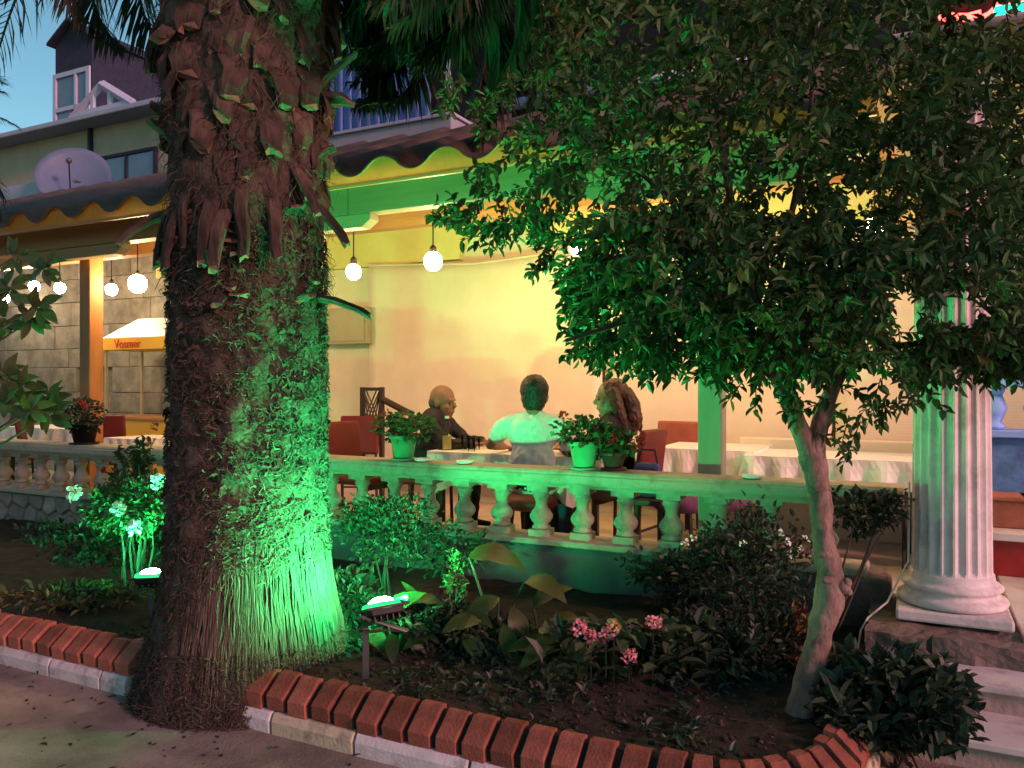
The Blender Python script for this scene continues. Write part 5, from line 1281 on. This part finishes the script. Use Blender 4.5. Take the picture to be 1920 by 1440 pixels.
# pink flowering plants
fl = thing('pink_flower_plant', 'low plant with pink flower heads in the middle of the bed', 'flowering plant', tuple(pd(1150, 1300, 3.7))[:2] + (.14,), 'x')
g = MB()
for k in range(230):
    p = pd(rnd.uniform(1010, 1330), 1220 + rnd.uniform(-50, 60), 3.65 + rnd.uniform(-.2, .3)); d = rdir(); d.z = abs(d.z) * .4; l = rnd.uniform(.07, .14)
    g.leaf(p, d, Vector((0, 0, 1)) + rv(.4), l, l * .5, t=rnd.random())
g.build('foliage', m_leaf3, fl, tint=True, kind='stuff')
for px, py, r in ((1085, 1178, .042), (1109, 1194, .032), (1137, 1191, .036), (1152, 1172, .034), (1226, 1168, .038), (1181, 1231, .040)):
    p = pd(px, py, 3.50); mt = m_cream2 if (px == 1152) else m_pink
    blossom(fl, p, r * .78, 60, mt, .017, 'flower_head', mt is m_pink); MB().tube([(p.x, p.y + .03, .13), p + Vector((0, .02, -.02))], .004, 5).build('stalk', m_leaf3, fl)
# big leaved plants: every leaf a part of its own
LM = [MB().bigleaf(1.0, w, c, 8, .22, s).mesh('leaf', mt, smooth=True) for w, c, s, mt in ((.48, .35, .8, m_biglf), (.42, .6, .8, m_biglf), (.45, .9, .9, m_bigyl), (.36, .25, .9, m_biglf))]
def big_leaf(parent, mesh, p, tip_dir, up, L):
    d = tip_dir.normalized(); s = d.cross(up); s = s.normalized() if s.length > .01 else perp(d)[0]; n = s.cross(d)
    return inst('leaf', mesh, parent, p, Matrix((s, d, n)).transposed().to_euler(), L)
def arum(label, base, leaves, group='broad leaved plants in the bed', name='broad_leaved_plant'):
    t = thing(name, label, 'plant', (base.x, base.y, base.z), 'x', group)
    for mi, px, py, Y, d, L in leaves:
        p = pd(px, py, Y); big_leaf(t, LM[mi], p, Vector(d), Vector((0, -.5, 1)), L)
        MB().tube([base + rv(.02), base.lerp(p, .6) + Vector((0, .02, .03)), p], [.010, .008, .006], 6).build('stalk', m_biglf, t)
    return t
def soilp(px, py): q = gz(px, py, .15); return W(*q)
arum('broad leaved plant with a bright lit leaf beside the right floodlight', soilp(735, 1235), [(0, 722, 1150, 3.95, (.75, .15, .55), .23), (0, 690, 1180, 3.98, (.5, -.4, -.3), .18), (3, 760, 1180, 4.0, (.5, -.2, -.6), .20), (1, 735, 1190, 3.95, (.1, -.7, -.2), .17)])
arum('broad leaved plant with an arching yellowed leaf left of the wall shadow', soilp(930, 1230), [(2, 880, 1045, 4.15, (.9, .1, .25), .40), (2, 985, 1090, 4.1, (.35, -.4, .2), .28), (1, 935, 1120, 4.1, (-.5, -.4, -.1), .27), (2, 960, 1140, 4.0, (.3, -.6, -.5), .24), (0, 900, 1160, 4.0, (-.5, -.5, .1), .24), (3, 945, 1170, 3.95, (.15, -.6, -.4), .25)])
arum('broad leaved plant with yellow green leaves against the low wall', soilp(1010, 1215), [(2, 1000, 1140, 4.25, (.4, -.3, .8), .26), (2, 1030, 1160, 4.2, (.8, -.3, .2), .25), (0, 990, 1170, 4.1, (-.3, -.6, .1), .22)])
arum('dark broad leaved plant left of the pink flowers', soilp(1050, 1250), [(3, 1050, 1190, 3.75, (-.5, -.5, -.15), .28), (3, 1075, 1200, 3.75, (.1, -.8, -.25), .26), (0, 1040, 1205, 3.8, (-.8, -.2, .1), .24), (3, 1100, 1215, 3.7, (-.5, -.6, -.3), .28)])
arum('dark broad leaved plant in the middle between the floodlight and flowers', soilp(850, 1215), [(0, 830, 1130, 4.1, (-.4, -.5, .3), .22), (1, 860, 1140, 4.1, (.5, -.5, .1), .24), (0, 820, 1180, 4.0, (-.6, -.4, -.1), .20), (1, 870, 1190, 3.95, (.4, -.6, -.2), .20), (3, 790, 1150, 4.2, (-.2, -.3, .7), .22)])
# broad leaved shrub reaching in from the left edge
t = thing('broad_leaved_shrub', 'tall shrub with whorls of broad glossy leaves at the left edge', 'shrub', tuple(pd(-150, 1100, 4.9))[:2] + (.14,), 'x')
b0 = pd(-150, 1140, 4.9)
LS = [MB().bigleaf(1.0, w, c, 6, .2, .95).mesh('leaf', mt, smooth=True) for w, c, mt in ((.42, .3, m_biglf), (.46, .5, m_biglf), (.4, .2, m_bigyl))]
whorls = [(85, 500, 4.6), (30, 480, 4.7), (70, 575, 4.5), (20, 540, 4.6), (60, 600, 4.55), (10, 600, 4.6), (40, 720, 4.6), (90, 745, 4.7), (15, 760, 4.6), (60, 770, 4.5), (5, 700, 4.6), (95, 775, 4.65), (-40, 560, 4.7), (-40, 720, 4.7)]
for px, py, Y in whorls:
    c = pd(px, py, Y); m = pd(px - 110, py + 70, Y + .1)
    MB().tube([Vector((b0.x, b0.y, .14)), Vector((b0.x, b0.y, m.z - .15)).lerp(m, .4), m, c], [.016, .012, .008, .005], 6).build('branch', m_twig, t)
    for k in range(9):
        a = k * 2 * math.pi / 9 + rnd.uniform(-.3, .3); d = Vector((math.cos(a), rnd.uniform(-.6, .2), math.sin(a) * .9))
        s = d.cross(Vector((rnd.uniform(-.4, .4), -1, rnd.uniform(0, .9)))).normalized(); n = s.cross(d.normalized()); inst('leaf', rnd.choice(LS), t, c + rv(.02), Matrix((s, d.normalized(), n)).transposed().to_euler(), rnd.uniform(.10, .155))
# potted geraniums on the rail
def potted(label, px, pot_mat, z=.96, v=-.01, r=.1, h=.185, n=260, spread=(.20, .13, .10), mat=m_leaf2, flowers=(), name='potted_geranium'):
    x = pv(px, 850, v).x; t = thing(name, label, 'potted plant', (x, v, z), group='pots on the rail'); c = (x, v, z)
    MB().lathe([(r * .80, .012), (r * .70, .0), (r * .98, .0), (r * 1.02, .014), (r * .8, .016)], 24, c).build('saucer', pot_mat, t, smooth=True)
    g = MB(); nr = 24; g.lathe([(r * .66, .017), (r * .70, .02), (r * .95, h - .03), (r * 1.06, h - .028), (r * 1.08, h), (r * .96, h), (r * .92, h - .03)], nr, c, jit=lambda a, zz: 1 + (.02 * math.cos(a * 16) if .03 < zz < h - .04 else 0)); g.build('pot', pot_mat, t, smooth=True)
    MB().lathe([(.01, h - .022), (r * .9, h - .02)], 16, c).build('soil', m_soil, t)
    g = MB(); cc = Vector((x, v, z + h + .055))
    for k in range(n):
        d = rdir(); p = cc + Vector((d.x * spread[0], d.y * spread[1], d.z * spread[2])) * rnd.random() ** .4
        l = rnd.uniform(.03, .055); g.leaf(p, (rdir() + d + Vector((0, 0, .2))).normalized(), Vector((0, -.4, 1)) + rv(.5), l, l * .95, t=rnd.random())
    g.build('foliage', mat, t, tint=True, kind='stuff')
    for k in range(6):
        d = rdir(); MB().tube([(x, v, z + h - .02), cc + Vector((d.x * spread[0], d.y * spread[1], abs(d.z) * spread[2])) * .8], .004, 5).build('stem', m_leaf2, t)
    for dx, dz in flowers: blossom(t, Vector((x + dx, v - .06, z + h + dz)), .022, 22, m_redfl, .022, 'bloom', False)
    return t
potted('green plastic pot with geranium on the rail near the palm trunk', 757, m_greenpot, flowers=((.03, .14), (-.16, .12), (-.10, .16)), spread=(.27, .14, .10), n=330)
potted('green plastic pot with geranium on the rail beside the man in white', 1095, m_greenpot, flowers=((-.12, .17), (.22, .02)), spread=(.22, .14, .10), n=300)
potted('brown pot with trailing geranium on the rail in front of the woman', 1150, m_darkpot, v=.05, r=.085, h=.12, n=220, spread=(.20, .12, .09), flowers=((.18, .05), (.20, .09)))
potted('dark pot with red flowered plant on the left rail by the orange post', 158, m_metal, r=.13, h=.2, n=320, spread=(.24, .16, .17), mat=m_leaf3, flowers=((.04, .20), (.10, .16)))
